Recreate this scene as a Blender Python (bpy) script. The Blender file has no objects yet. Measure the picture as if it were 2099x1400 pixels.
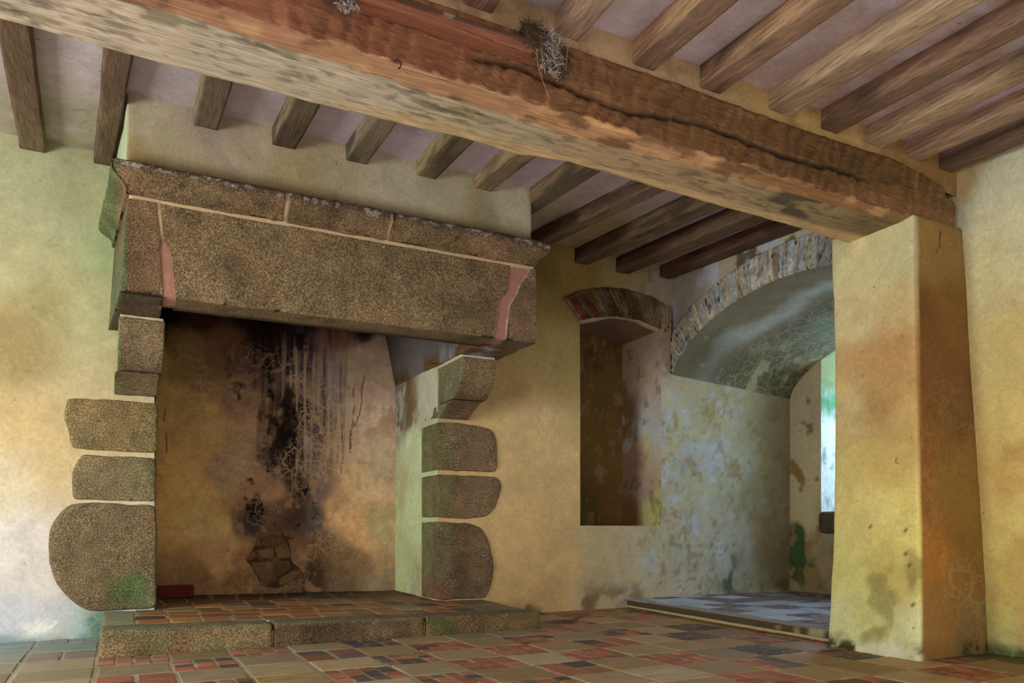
import bpy, math, random
import numpy as np
random.seed(7); rng = np.random.default_rng(7)
H = 0.8                      # metres per modelling unit (one unit = camera height)
FP, U0, VH = 1550.0, 1049.5, 1088.0
S_, C_ = 0.4602, 0.8878      # sin / cos of the heading
scene = bpy.context.scene
COLL = scene.collection

# ------------------------------------------------------------------ measuring helpers
def onY(u, v, Y):
    k = (u-U0)/FP; f = Y/(C_-k*S_)
    return (f*(S_+k*C_), Y, 1+(VH-v)/FP*f)
def onX(u, v, X):
    k = (u-U0)/FP; f = X/(S_+k*C_)
    return (X, f*(C_-k*S_), 1+(VH-v)/FP*f)
def onZ(u, v, Z):
    k = (u-U0)/FP; f = (Z-1)*FP/(VH-v)
    return (f*(S_+k*C_), f*(C_-k*S_), Z)

# ------------------------------------------------------------------ noise
def _h(i, j, k, seed):
    n = (i.astype(np.int64)*374761393 + j.astype(np.int64)*668265263 + k.astype(np.int64)*2147483647 + seed*1274126177) & 0xffffffff
    n = ((n ^ (n >> 13))*1274126177) & 0xffffffff
    n = n ^ (n >> 16)
    return (n & 0xffff)/65535.0
def vnoise(p, seed=0):
    f = np.floor(p); t = p-f; t = t*t*(3-2*t); i, j, k = [f[:, a].astype(np.int64) for a in range(3)]
    r = 0
    for a in (0, 1):
        for b in (0, 1):
            for c in (0, 1):
                w = (t[:, 0] if a else 1-t[:, 0])*(t[:, 1] if b else 1-t[:, 1])*(t[:, 2] if c else 1-t[:, 2])
                r = r + w*_h(i+a, j+b, k+c, seed)
    return r
def fbm(p, sc=1.0, octv=4, seed=0, st=(1, 1, 1)):
    p = np.asarray(p, float)*np.array(st)*sc; r = 0; a = .5; t = 0
    for o in range(octv):
        r = r+a*vnoise(p+o*17.3, seed+o); t += a; a *= .5; p = p*2.03
    return r/t
def sm(x, a, b):
    t = np.clip((x-a)/(b-a), 0, 1); return t*t*(3-2*t)
def vor2(x, y, seed=0):
    fx, fy = np.floor(x), np.floor(y); best = np.full(x.shape, 9.); sec = best.copy()
    for a in (-1, 0, 1):
        for b in (-1, 0, 1):
            i, j = fx+a, fy+b; z = np.zeros_like(i)
            cx = i+_h(i, j, z, seed); cy = j+_h(i, j, z+1, seed)
            d = (x-cx)**2+(y-cy)**2
            sec = np.where(d < best, best, np.minimum(sec, d)); best = np.minimum(best, d)
    return np.sqrt(best), np.sqrt(sec)

# ------------------------------------------------------------------ colour
def lin(c):
    c = np.asarray(c, float)/255.
    return np.where(c <= .04045, c/12.92, ((c+.055)/1.055)**2.4)
def idw(P, anchors, s=.35):
    """smooth colour field over world-space anchors [(point, rgb255[, weight])]"""
    A = np.array([a[0] for a in anchors]); Cc = np.array([lin(a[1]) for a in anchors])
    W = np.array([a[2] if len(a) > 2 else 1. for a in anchors])
    out = np.zeros((len(P), 3))
    for q in range(0, len(P), 20000):
        d = ((P[q:q+20000, None, :]-A[None])**2).sum(-1)/s**2
        w = W/(d+.25)**2.2
        out[q:q+20000] = (w[..., None]*Cc).sum(1)/w.sum(1)[:, None]
    return out
def anchY(Y, L): return [(onY(a[0], a[1], Y),)+tuple(a[2:]) for a in L]
def anchX(X, L): return [(onX(a[0], a[1], X),)+tuple(a[2:]) for a in L]
def mixc(c, c2, m):
    m = np.clip(m, 0, 1)[:, None]; return c*(1-m)+np.asarray(lin(c2) if np.ndim(c2) == 1 else c2)*m
def warpP(P, amp=.25, sc=1.6, seed=3):
    return P+amp*(np.stack([fbm(P, sc, 4, seed), fbm(P, sc, 4, seed+9), fbm(P, sc, 4, seed+21)], 1)-.5)*2

# ------------------------------------------------------------------ materials
def NT(name):
    m = bpy.data.materials.new(name); m.use_nodes = True; t = m.node_tree; t.nodes.clear()
    o = t.nodes.new('ShaderNodeOutputMaterial'); b = t.nodes.new('ShaderNodeBsdfPrincipled')
    t.links.new(b.outputs[0], o.inputs[0]); return m, t, b
def node(t, typ, **kw):
    n = t.nodes.new(typ)
    for k, v in kw.items():
        if k in n.inputs: n.inputs[k].default_value = v
        else: setattr(n, k, v)
    return n
def maprange(t, src, a, b, c, d):
    n = node(t, 'ShaderNodeMapRange'); n.inputs[1].default_value = a; n.inputs[2].default_value = b
    n.inputs[3].default_value = c; n.inputs[4].default_value = d; t.links.new(src, n.inputs[0]); return n.outputs[0]
def math_(t, op, a, b=None):
    n = t.nodes.new('ShaderNodeMath'); n.operation = op
    for i, x in enumerate((a, b)):
        if x is None: continue
        if isinstance(x, (int, float)): n.inputs[i].default_value = x
        else: t.links.new(x, n.inputs[i])
    return n.outputs[0]
def scalec(t, col, fac):
    n = t.nodes.new('ShaderNodeVectorMath'); n.operation = 'SCALE'
    t.links.new(col, n.inputs[0]); t.links.new(fac, n.inputs['Scale']); return n.outputs[0]
def mixn(t, fac, a, b):
    n = t.nodes.new('ShaderNodeMix'); n.data_type = 'RGBA'
    if isinstance(fac, float): n.inputs[0].default_value = fac
    else: t.links.new(fac, n.inputs[0])
    for i, x in ((6, a), (7, b)):
        if isinstance(x, tuple): n.inputs[i].default_value = x+(1,)
        else: t.links.new(x, n.inputs[i])
    return n.outputs[2]
def coords(t, sc=(1, 1, 1)):
    g = t.nodes.new('ShaderNodeTexCoord'); m = t.nodes.new('ShaderNodeMapping')
    m.inputs['Scale'].default_value = sc; t.links.new(g.outputs['Object'], m.inputs[0]); return m.outputs[0]
def noise(t, vec, scale, detail=4, rough=.6, dist=0.):
    n = node(t, 'ShaderNodeTexNoise'); n.inputs['Scale'].default_value = scale; n.inputs['Detail'].default_value = detail
    n.inputs['Roughness'].default_value = rough; n.inputs['Distortion'].default_value = dist
    t.links.new(vec, n.inputs['Vector']); return n.outputs['Fac']
def bump(t, b, h, strength, dist):
    n = t.nodes.new('ShaderNodeBump'); n.inputs['Strength'].default_value = strength; n.inputs['Distance'].default_value = dist
    t.links.new(h, n.inputs['Height']); t.links.new(n.outputs[0], b.inputs['Normal'])
def L3(c): return tuple(float(x) for x in lin(c))

def desat(t, col, k, v=1.):
    n = t.nodes.new('ShaderNodeHueSaturation'); n.inputs['Saturation'].default_value = k; n.inputs['Value'].default_value = v; t.links.new(col, n.inputs['Color']); return n.outputs[0]
def mat_plaster(name, fine=.22, crackle=None, bmp=.35, fleck=True, sat=.95):
    m, t, b = NT(name); a = node(t, 'ShaderNodeAttribute', attribute_name='Col')
    v = coords(t); n1 = noise(t, v, 3.5, 9, .66, .5); n2 = noise(t, v, 60, 4, .7); n3 = noise(t, v, 14, 8, .72, 1.6)
    col = scalec(t, a.outputs['Color'], maprange(t, n1, .25, .75, 1-fine*.8, 1+fine*.8))
    col = scalec(t, col, maprange(t, n2, .2, .8, .88, 1.12))
    col = scalec(t, col, maprange(t, n3, .3, .7, 1-fine*.7, 1+fine*.6))
    hgt = math_(t, 'ADD', math_(t, 'MULTIPLY', n2, .35), n3)
    if fleck:
        fl = maprange(t, noise(t, v, 20, 3, .5), .70, .76, 0, .55)
        col = mixn(t, fl, col, L3((95, 78, 45)))
    if crackle:
        d = node(t, 'ShaderNodeTexVoronoi', feature='DISTANCE_TO_EDGE'); d.inputs['Scale'].default_value = crackle
        w = t.nodes.new('ShaderNodeVectorMath'); w.operation = 'MULTIPLY_ADD'
        nn = node(t, 'ShaderNodeTexNoise'); nn.inputs['Scale'].default_value = 5; nn.inputs['Detail'].default_value = 4
        t.links.new(v, nn.inputs['Vector']); t.links.new(nn.outputs['Color'], w.inputs[0])
        w.inputs[1].default_value = (.22, .22, .22); t.links.new(v, w.inputs[2]); t.links.new(w.outputs[0], d.inputs['Vector'])
        e = maprange(t, d.outputs['Distance'], .0, .06, 1, 0)
        d2 = node(t, 'ShaderNodeTexVoronoi', feature='DISTANCE_TO_EDGE'); d2.inputs['Scale'].default_value = crackle*1.9
        t.links.new(w.outputs[0], d2.inputs['Vector']); e2 = maprange(t, d2.outputs['Distance'], .0, .10, .75, 0)
        e2 = math_(t, 'MULTIPLY', e2, maprange(t, n3, .44, .56, 0, 1.)); e = math_(t, 'MAXIMUM', math_(t, 'MULTIPLY', e, .8), e2)
        e = math_(t, 'MULTIPLY', e, a.outputs['Alpha'])
        col = mixn(t, e, col, L3((206, 176, 132)))
    col = desat(t, col, sat); t.links.new(col, b.inputs['Base Color']); b.inputs['Roughness'].default_value = .95
    b.inputs['Specular IOR Level'].default_value = .15
    bump(t, b, hgt, bmp, .012); return m

def mat_granite(name):
    m, t, b = NT(name); a = node(t, 'ShaderNodeAttribute', attribute_name='Col'); v = coords(t)
    n = noise(t, v, 95, 3, .72); n2 = noise(t, v, 5, 6, .65); n3 = noise(t, v, 140, 2, .6)
    r = t.nodes.new('ShaderNodeValToRGB'); t.links.new(n, r.inputs[0])
    e = r.color_ramp.elements; e[0].position = .33; e[0].color = (.28, .28, .22, 1); e[1].position = .70; e[1].color = (1.95, 1.95, 1.5, 1)
    q = r.color_ramp.elements.new(.5); q.color = (.78, .80, .64, 1)
    mm = t.nodes.new('ShaderNodeVectorMath'); mm.operation = 'MULTIPLY'
    t.links.new(a.outputs['Color'], mm.inputs[0]); t.links.new(r.outputs[0], mm.inputs[1])
    col = scalec(t, mm.outputs[0], maprange(t, n2, .3, .7, .62, 1.30))
    col = mixn(t, maprange(t, noise(t, v, 14, 2), .70, .74, 0, .7), col, L3((52, 48, 46)))
    col = mixn(t, maprange(t, n3, .66, .72, 0, .6), col, L3((205, 175, 120)))
    col = desat(t, col, .78, 1.0)
    t.links.new(col, b.inputs['Base Color']); b.inputs['Roughness'].default_value = .9
    b.inputs['Specular IOR Level'].default_value = .25
    bump(t, b, math_(t, 'ADD', n, math_(t, 'MULTIPLY', n2, 2.0)), .9, .010); return m

def mat_wood(name, axis, grain=.5, bmp=.5, sat=.9, val=1.):
    """grain runs along the axis"""
    m, t, b = NT(name); a = node(t, 'ShaderNodeAttribute', attribute_name='Col')
    s = [120, 120, 120]; s[axis] = 4.5; v = coords(t, tuple(s)); s2 = [24, 24, 24]; s2[axis] = 2.2; v2 = coords(t, tuple(s2))
    n = noise(t, v, 1, 5, .7, .5); n2 = noise(t, v2, 1, 5, .65, 1.5)
    s3 = [75, 75, 75]; s3[axis] = 3.2; v3 = coords(t, tuple(s3)); n3 = noise(t, v3, 1, 3, .6, .3)
    col = scalec(t, a.outputs['Color'], maprange(t, n, .25, .75, 1-grain, 1+grain))
    col = scalec(t, col, maprange(t, n2, .28, .72, 1-grain*.8, 1+grain*.7))
    col = mixn(t, math_(t, 'MULTIPLY', maprange(t, n3, .62, .70, 0, .75), maprange(t, n2, .4, .6, .2, 1)), col, L3((48, 32, 22)))
    col = desat(t, col, sat, val)
    t.links.new(col, b.inputs['Base Color']); b.inputs['Roughness'].default_value = .75
    b.inputs['Specular IOR Level'].default_value = .3
    bump(t, b, math_(t, 'SUBTRACT', math_(t, 'ADD', n, n2), maprange(t, n3, .62, .7, 0, .8)), bmp, .006); return m

def mat_floor(name):
    m, t, b = NT(name); a = node(t, 'ShaderNodeAttribute', attribute_name='Col'); v = coords(t, (1, 1, 1)); v2 = coords(t, (1, 3.2, 1))
    n1 = noise(t, v2, 5, 7, .7, .6); n2 = noise(t, v, 60, 3, .7)
    col = scalec(t, a.outputs['Color'], maprange(t, n1, .28, .72, .72, 1.28)); col = scalec(t, col, maprange(t, n2, .2, .8, .82, 1.18))
    col = mixn(t, maprange(t, noise(t, v2, 16, 5, .7, .5), .62, .70, 0, .35), col, L3((190, 172, 140)))
    t.links.new(col, b.inputs['Base Color']); t.links.new(maprange(t, n1, .3, .7, .45, .75), b.inputs['Roughness'])
    b.inputs['Specular IOR Level'].default_value = .4
    bump(t, b, math_(t, 'ADD', n1, math_(t, 'MULTIPLY', n2, .3)), .35, .006); return m

PLA = mat_plaster('lime_plaster'); PLC = mat_plaster('crazed_plaster', crackle=6.5, bmp=.3)
PLF = mat_plaster('crazed_soot_plaster', fine=.3, crackle=7.0, bmp=.45, fleck=False, sat=.95)
PLV = mat_plaster('vault_plaster', crackle=6.5, bmp=.3, fleck=False)
GRA = mat_granite('granite'); WX = mat_wood('oak_beam_wood', 0, .36, .55); WY = mat_wood('oak_joist_wood', 1, .5, .6, .78, .88)
FLO = mat_floor('old_paving'); MOR = mat_plaster('mortar', fine=.2, bmp=.8, fleck=False)
WZ = mat_plaster('slate_rubble', fine=.7, bmp=.9, fleck=False)

# ------------------------------------------------------------------ object plumbing
def link(o, parent, origin):
    COLL.objects.link(o)
    if parent is not None:
        o.parent = parent; o.location = [origin[i]*H-parent['_o'][i]*H for i in range(3)]
    else: o.location = [c*H for c in origin]
def mesh(name, P, F, mat, parent=None, origin=None, cols=None, smooth=True, alpha=None, kind=None):
    P = np.asarray(P, float)
    if origin is None: origin = (P[:, 0].mean(), P[:, 1].mean(), P[:, 2].min())
    me = bpy.data.meshes.new(name)
    V = (P-np.array(origin))*H
    if isinstance(F, np.ndarray) and F.ndim == 2:
        n, k = F.shape
        me.vertices.add(len(V)); me.vertices.foreach_set('co', V.astype(np.float32).ravel())
        me.loops.add(n*k); me.loops.foreach_set('vertex_index', F.astype(np.int32).ravel())
        me.polygons.add(n); me.polygons.foreach_set('loop_start', np.arange(0, n*k, k, dtype=np.int32))
        me.update(calc_edges=True)
    else: me.from_pydata([tuple(v) for v in V], [], [tuple(int(i) for i in f) for f in F]); me.update()
    me.validate(verbose=False)
    if cols is not None:
        cols = np.clip(np.asarray(cols, float), 0, 1.5)
        if cols.ndim == 1: cols = np.tile(cols, (len(V), 1))
        al = np.zeros(len(V)) if alpha is None else alpha
        ca = me.color_attributes.new('Col', 'FLOAT_COLOR', 'POINT')
        ca.data.foreach_set('color', np.concatenate([cols[:, :3], al[:, None]], 1).astype(np.float32).ravel())
    if smooth: me.polygons.foreach_set('use_smooth', np.ones(len(me.polygons), bool))
    me.materials.append(mat)
    o = bpy.data.objects.new(name, me); link(o, parent, origin); o['_o'] = list(origin)
    if kind: o['kind'] = kind
    return o
def empty(name, loc, label, cat, group=None, kind=None):
    o = bpy.data.objects.new(name, None); o.empty_display_size = .1; link(o, None, loc); o['_o'] = list(loc)
    o['label'] = label; o['category'] = cat
    if group: o['group'] = group
    if kind: o['kind'] = kind
    return o
def tag(o, label, cat, group=None, kind='thing'):
    o['label'] = label; o['category'] = cat; o['kind'] = kind
    if group: o['group'] = group
    return o

def quads(nu, nv):
    i, j = np.meshgrid(np.arange(nu-1), np.arange(nv-1), indexing='ij'); a = (i*nv+j).ravel()
    return np.stack([a, a+nv, a+nv+1, a+1], 1)
def sheet(name, s, t, fn, mat, colf, normal=(0, -1, 0), amp=.012, nsc=2.2, alphaf=None, flip=False, parent=None, mask=None, kind='structure', seed=0):
    s = np.asarray(s, float); t = np.asarray(t, float)
    Sg, Tg = np.meshgrid(s, t, indexing='ij')
    P = np.stack([np.broadcast_to(a, Sg.shape).ravel() for a in fn(Sg, Tg)], 1).astype(float)
    F = quads(len(s), len(t))
    c = colf(P)
    if amp: P = P+np.array(normal)[None]*(amp*2*(fbm(P, nsc, 5, 11+seed)-.5))[:, None]
    if mask is not None:
        cen = P[F].mean(1); F = F[~mask(cen)]
    if flip: F = F[:, ::-1]
    al = alphaf(P) if alphaf is not None else None
    return mesh(name, P, F, mat, parent, None, c, True, al, kind)
def lat(a, b, res, r):
    if r > 0 and b-a > 2.2*r:
        n = max(1, int(round((b-a-2*r)/res)))
        return np.concatenate([[a, a+.3*r], np.linspace(a+r, b-r, n+1), [b-.3*r, b]])
    return np.linspace(a, b, max(2, int(round((b-a)/res))+1))
def gridbox(name, lo, hi, res, r, mat, colf, warp=None, amp=.01, nsc=4., parent=None, seed=0, origin=None, alphaf=None):
    lo = np.array(lo, float); hi = np.array(hi, float)
    if np.isscalar(res): res = (res,)*3
    ax = [lat(lo[i], hi[i], res[i], r) for i in range(3)]; n = [len(a) for a in ax]
    I = np.stack(np.meshgrid(*[np.arange(k) for k in n], indexing='ij'), -1).reshape(-1, 3)
    on = np.zeros(len(I), bool)
    for i in range(3): on |= (I[:, i] == 0) | (I[:, i] == n[i]-1)
    idx = -np.ones(len(I), int); idx[on] = np.arange(on.sum()); idx = idx.reshape(n)
    P = np.stack([ax[i][I[on][:, i]] for i in range(3)], 1)
    q = np.clip(P, lo+r, hi-r); d = P-q; L = np.linalg.norm(d, axis=1, keepdims=True); nr = d/np.maximum(L, 1e-9)
    if r > 0: P = q+nr*r
    Fs = []
    for a in range(3):
        for side in (0, n[a]-1):
            g = np.take(idx, side, axis=a)
            f = np.stack([g[:-1, :-1], g[1:, :-1], g[1:, 1:], g[:-1, 1:]], -1).reshape(-1, 4)
            if (side == 0) != (a == 1): f = f[:, ::-1]
            Fs.append(f)
    F = np.concatenate(Fs)
    P0 = P.copy()
    if warp is not None: P = warp(P)
    if amp: P = P+nr*(amp*2*(fbm(P, nsc, 4, 31+seed)-.5))[:, None]
    c = colf(P) if callable(colf) else np.tile(lin(colf), (len(P), 1))
    al = alphaf(P) if alphaf is not None else None
    return mesh(name, P, F, mat, parent, origin, c, True, al)
def stone(name, poly, Y, depth, mat, colf, parent, rnd=.03, amp=.02, seed=0, sides=96, xmin=None):
    """dressed block: outline polygon (x,z) rounded at the front, running back into the wall"""
    p = np.array(poly); p2 = np.vstack([p, p[:1]]); L = np.r_[0, np.cumsum(np.linalg.norm(np.diff(p2, axis=0), axis=1))]
    tt = np.linspace(0, L[-1], sides, endpoint=False); x = np.interp(tt, L, p2[:, 0]); z = np.interp(tt, L, p2[:, 1])
    for _ in range(2):
        x = (np.roll(x, 1)+2*x+np.roll(x, -1))/4; z = (np.roll(z, 1)+2*z+np.roll(z, -1))/4
    cx, cz = x.mean(), z.mean(); rr = np.hypot(x-cx, z-cz)
    j = fbm(np.stack([x, z, x*0+seed], 1), 9, 3, seed)-.5; x = x+(x-cx)/rr*j*.022; z = z+(z-cz)/rr*j*.022
    rings = []
    fr = [(1.0, depth), (1.0, depth*.5), (1.0, rnd), ]
    for q in (0.25, .5, .75, 1.): fr.append((1-rnd/rr.mean()*(1-math.cos(q*math.pi/2)), rnd*(1-math.sin(q*math.pi/2))))
    s0 = fr[-1][0]
    for s in np.linspace(s0, .0, 16)[1:-1]: fr.append((s, 0))
    V = []
    for s, y in fr: V.append(np.stack([cx+(x-cx)*s, np.full(sides, Y+y), cz+(z-cz)*s], 1))
    P = np.concatenate(V+[np.array([[cx, Y, cz]])])
    m = P[:, 1] < Y+rnd*.9
    P[m, 1] += (-amp*2*(fbm(P[m]*[1, 0, 1]+seed, 3.3, 4, seed)-.5))
    if xmin is not None: P[:, 0] = np.maximum(P[:, 0], xmin)
    F = []
    for k in range(len(fr)-1):
        for i in range(sides):
            a = k*sides+i; b_ = k*sides+(i+1) % sides; F.append((a, b_, b_+sides, a+sides))
    k = (len(fr)-1)*sides; e = len(P)-1
    for i in range(sides): F.append((k+i, k+(i+1) % sides, e))
    a = p; area = (a[:, 0]*np.roll(a[:, 1], -1)-np.roll(a[:, 0], -1)*a[:, 1]).sum()
    if area < 0: F = [f[::-1] for f in F]
    return mesh(name, P, F, mat, parent, None, colf(P), True)
def tube(P, r, n=6):
    P = np.array(P, float); V = []; F = []
    for i, p in enumerate(P):
        d = P[min(i+1, len(P)-1)]-P[max(i-1, 0)]; d /= np.linalg.norm(d)
        a = np.cross(d, (0, 0, 1) if abs(d[2]) < .9 else (1, 0, 0)); a /= np.linalg.norm(a); b = np.cross(d, a)
        rr = r[i] if hasattr(r, '__len__') else r
        for k in range(n):
            t = 2*math.pi*k/n; V.append(p+rr*(a*math.cos(t)+b*math.sin(t)))
    for i in range(len(P)-1):
        for k in range(n): F.append((i*n+k, i*n+(k+1) % n, (i+1)*n+(k+1) % n, (i+1)*n+k))
    F.append(tuple(range(n))[::-1]); F.append(tuple((len(P)-1)*n+k for k in range(n)))
    return V, F

YW = 8.05; XR = 6.6; YB = 9.5; XW = 8.81     # back wall, arched wall, fireback, window wall
def zf(Y): return 4.20+.048*(Y-4.25)           # underside of the far joists
def zn(Y): return 3.84+.058*(Y-3.75)           # underside of the near joists

# ================================================================== WALLS
def patchy(c, P, col, sc, lo, hi, seed, zone=None):
    m = sm(fbm(P, sc, 5, seed), lo, hi)
    return mixc(c, col, m if zone is None else m*zone)
LEFTA = anchY(YW, [(20, 330, (186, 186, 148)), (150, 420, (186, 184, 146)), (60, 560, (196, 190, 146)), (180, 650, (196, 192, 148)), (20, 700, (172, 150, 100)),  # darker top, brighter foot: reach of the window light put into the colour
    (120, 640, (176, 162, 112)), (40, 860, (214, 184, 132)), (180, 780, (206, 190, 146)), (90, 960, (218, 190, 138)), (20, 1000, (228, 212, 182)), (30, 1120, (232, 222, 218)), (90, 1180, (224, 214, 208)),
    (60, 1260, (206, 206, 220)), (110, 1290, (212, 214, 220)), (165, 1285, (150, 190, 186), .3), (-150, 600, (186, 180, 140)), (-150, 1100, (226, 214, 200)), (240, 500, (178, 196, 146))])
BACKA = anchY(YW, [(1110, 560, (154, 128, 64)), (1150, 620, (160, 132, 68)), (1300, 540, (188, 170, 112)), (1360, 600, (200, 186, 160)), (1060, 760, (182, 152, 92)), (1150, 720, (184, 156, 92)),  # upper anchors darker: the lintel's shadow painted into the wall colour
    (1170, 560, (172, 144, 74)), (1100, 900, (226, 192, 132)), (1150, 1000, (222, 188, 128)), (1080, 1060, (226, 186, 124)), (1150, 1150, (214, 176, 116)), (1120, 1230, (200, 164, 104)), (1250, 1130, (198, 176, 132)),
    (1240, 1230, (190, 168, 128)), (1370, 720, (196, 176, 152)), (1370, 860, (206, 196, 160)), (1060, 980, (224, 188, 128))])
JAMBA = anchY(YW, [(1450, 850, (196, 184, 142)), (1420, 1000, (194, 188, 158)), (1500, 950, (186, 180, 152)), (1400, 1150, (196, 190, 168)), (1500, 1150, (190, 188, 172)), (1580, 900, (164, 148, 112)),
    (1590, 1100, (158, 140, 104)), (1560, 1000, (160, 148, 112)), (1340, 1150, (196, 182, 146))])
def back_col(P):
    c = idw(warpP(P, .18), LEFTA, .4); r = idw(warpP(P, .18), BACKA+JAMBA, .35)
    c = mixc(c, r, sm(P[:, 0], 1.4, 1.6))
    u = P[:, 0]; z = P[:, 2]; W = warpP(P, .12, 3)
    jz = sm(u, 5.3, 6.5)*(1-sm(z, 2.9, 3.2)*sm(u, 6.5, 6.6))         # weathered, salty stretch by the recess
    c = patchy(c, P, (196, 202, 204), 7.0, .47, .62, 5, jz*(1-.8*sm(u, 7.4, 8.1))*.85*sm(fbm(P, 1.6, 3, 15), .36, .58))
    c = patchy(c, P, (158, 132, 84), 9.0, .56, .68, 8, jz*.6)
    f1, f2 = vor2(P[:, 0]*4.2+fbm(P, 5, 3, 2)*.6, P[:, 2]*4.2+fbm(P, 5, 3, 3)*.6, 4)
    c = mixc(c, (140, 118, 76), (1-sm(np.abs(f1-.26), .0, .07))*jz*.55*sm(fbm(P, 1.5, 3, 9), .45, .55))
    c = patchy(c, P*[1, 1, .5], (62, 104, 66), 7, .56, .66, 14, sm(u, 5.9, 6.6)*(1-sm(u, 7.6, 8.0))*sm(z, 1.05, .7)*.75)
    c = patchy(c, P, (104, 84, 52), 4, .52, .68, 6, sm(z, .42, .1)*sm(u, 3.9, 4.4)*.8)
    lz = 1-sm(u, .2, .6)                                                 # left stretch: turquoise foot with flaking and moss by the step
    c = patchy(c, P, (240, 240, 236), 9, .52, .58, 41, lz*sm(np.abs(z-.14), .12, .04)*sm(u, -1.1, -.6))
    c = mixc(c, (74, 140, 134), sm(z+.18*(fbm(P, 5, 3, 2)-.5), .09, .0)*lz*.65)
    c = mixc(c, (70, 130, 110), sm(np.hypot(u+.14, z-.16)+.2*(fbm(P, 6, 3, 4)-.5), .2, .08)*lz*.85)
    return c
def holes(cx):
    x, z = cx[:, 0], cx[:, 2]
    a = (x > .293) & (x < 3.22) & (z > .02) & (z < 4.25)
    return a | ((x > 5.14) & (x < 6.414) & (z > 1.065))
def seg(*cuts, res=.035):
    out = [cuts[0]]
    for a, b in zip(cuts, cuts[1:]): out += list(np.linspace(a, b, max(1, int(math.ceil((b-a)/res)))+1)[1:])
    return out
xs = seg(-2.6, -.9, .293, 3.22, 5.14, 6.414, 6.62); zs = seg(0, .02, 1.065, 3.56, 4.25, 4.65)
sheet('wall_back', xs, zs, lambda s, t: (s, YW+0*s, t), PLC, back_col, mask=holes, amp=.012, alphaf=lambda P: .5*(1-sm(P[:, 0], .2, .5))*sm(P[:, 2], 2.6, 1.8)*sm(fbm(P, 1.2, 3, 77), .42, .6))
# far jamb of the embrasure carries the same plane on behind the arched wall
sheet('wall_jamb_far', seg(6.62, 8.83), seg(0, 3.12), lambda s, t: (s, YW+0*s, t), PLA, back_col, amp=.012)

# --- recess in the back wall
NY = 8.93
def nb(P):
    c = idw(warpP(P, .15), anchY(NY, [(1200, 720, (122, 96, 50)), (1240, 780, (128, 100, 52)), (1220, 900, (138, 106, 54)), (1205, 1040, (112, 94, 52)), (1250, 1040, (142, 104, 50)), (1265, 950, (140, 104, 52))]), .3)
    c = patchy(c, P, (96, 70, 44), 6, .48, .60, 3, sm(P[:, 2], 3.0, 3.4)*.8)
    return patchy(c, P, (170, 150, 108), 7, .58, .64, 13, np.full(len(P), .5))
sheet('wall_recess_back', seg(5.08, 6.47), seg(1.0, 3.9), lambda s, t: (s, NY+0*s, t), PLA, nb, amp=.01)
def nj(P):
    c = idw(warpP(P, .12), anchX(6.414, [(1290, 740, (200, 172, 150)), (1330, 760, (214, 190, 172)), (1335, 850, (206, 196, 196)), (1300, 950, (178, 146, 122)), (1320, 1000, (190, 160, 146)), (1340, 1040, (206, 206, 130)),
         (1345, 900, (214, 200, 150)), (1290, 1050, (150, 108, 60)), (1280, 850, (150, 118, 80))]), .2)  # lit yellow-green band along the front edge painted into the jamb
    c = patchy(c, P, (204, 206, 216), 5, .52, .6, 23, sm(P[:, 2], 1.7, 2.3)*sm(P[:, 2], 3.0, 2.6)*.8)
    return patchy(c, P, (110, 76, 60), 8, .58, .66, 33, np.full(len(P), .5))
sheet('wall_recess_right', seg(YW, NY), seg(1.0, 3.9), lambda s, t: (6.414+0*s, s, t), PLA, nj, normal=(-1, 0, 0), amp=.008, flip=True)
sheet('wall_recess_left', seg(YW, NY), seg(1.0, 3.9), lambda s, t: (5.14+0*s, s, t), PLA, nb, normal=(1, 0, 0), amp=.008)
def rs(P):
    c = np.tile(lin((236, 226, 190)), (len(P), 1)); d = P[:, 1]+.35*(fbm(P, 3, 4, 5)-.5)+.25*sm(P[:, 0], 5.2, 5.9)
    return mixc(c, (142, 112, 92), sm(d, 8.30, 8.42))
_q = np.array([onY(u, v, YW) for u, v in ((1180, 662), (1190, 655), (1215, 650), (1262, 648), (1310, 656), (1352, 673), (1362, 680))])
def rz(x): return np.interp(x, _q[:, 0], _q[:, 2])
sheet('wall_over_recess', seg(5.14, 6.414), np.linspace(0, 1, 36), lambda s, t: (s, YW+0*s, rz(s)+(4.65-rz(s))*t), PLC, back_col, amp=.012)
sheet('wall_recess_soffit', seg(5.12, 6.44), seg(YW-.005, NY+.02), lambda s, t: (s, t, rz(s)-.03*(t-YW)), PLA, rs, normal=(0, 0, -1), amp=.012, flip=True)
tag(gridbox('recess_sill', (5.1, YW+.02, 1.02), (6.45, NY, 1.06), .1, .008, PLA, (70, 64, 66), amp=.006), 'narrow dark slate sill at the foot of the tall wall recess', 'sill', kind='structure')

# --- arched wall (plane X = XR), vault, window wall
YC, AR = 6.15, 1.9
def arch(Y, zsp=3.09, rise=.76):
    q = np.clip(1-((np.asarray(Y)-YC)/AR)**2, 0, 1); return zsp+rise*q**.62
def rw_col(P):
    c = idw(warpP(P, .15), anchX(XR, [(1410, 600, (196, 190, 178)), (1400, 700, (186, 176, 170)), (1440, 560, (196, 182, 164)), (1490, 530, (206, 188, 162)), (1540, 510, (206, 204, 172)), (1620, 480, (206, 210, 176)), (1390, 640, (190, 184, 176)), (1700, 470, (200, 206, 180))]), .3)
    c = patchy(c, P, (206, 208, 226), 3, .52, .62, 61, None); return patchy(c, P, (120, 100, 90), 5, .62, .7, 62, None)
ys = seg(4.2, YW+.01, res=.03)
sheet('wall_right_arched', ys, np.linspace(0, 1, 36), lambda s, t: (XR+0*s, s, arch(s)+(4.62-arch(s))*t), PLA, rw_col, normal=(-1, 0, 0), amp=.014)
def vault(s, t):
    y = s; x = XR-.02+(XW-XR+.04)*t
    z0 = arch(y); z1 = arch(y, 2.94, .74); return x, y, z0+(z1-z0)*t
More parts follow.
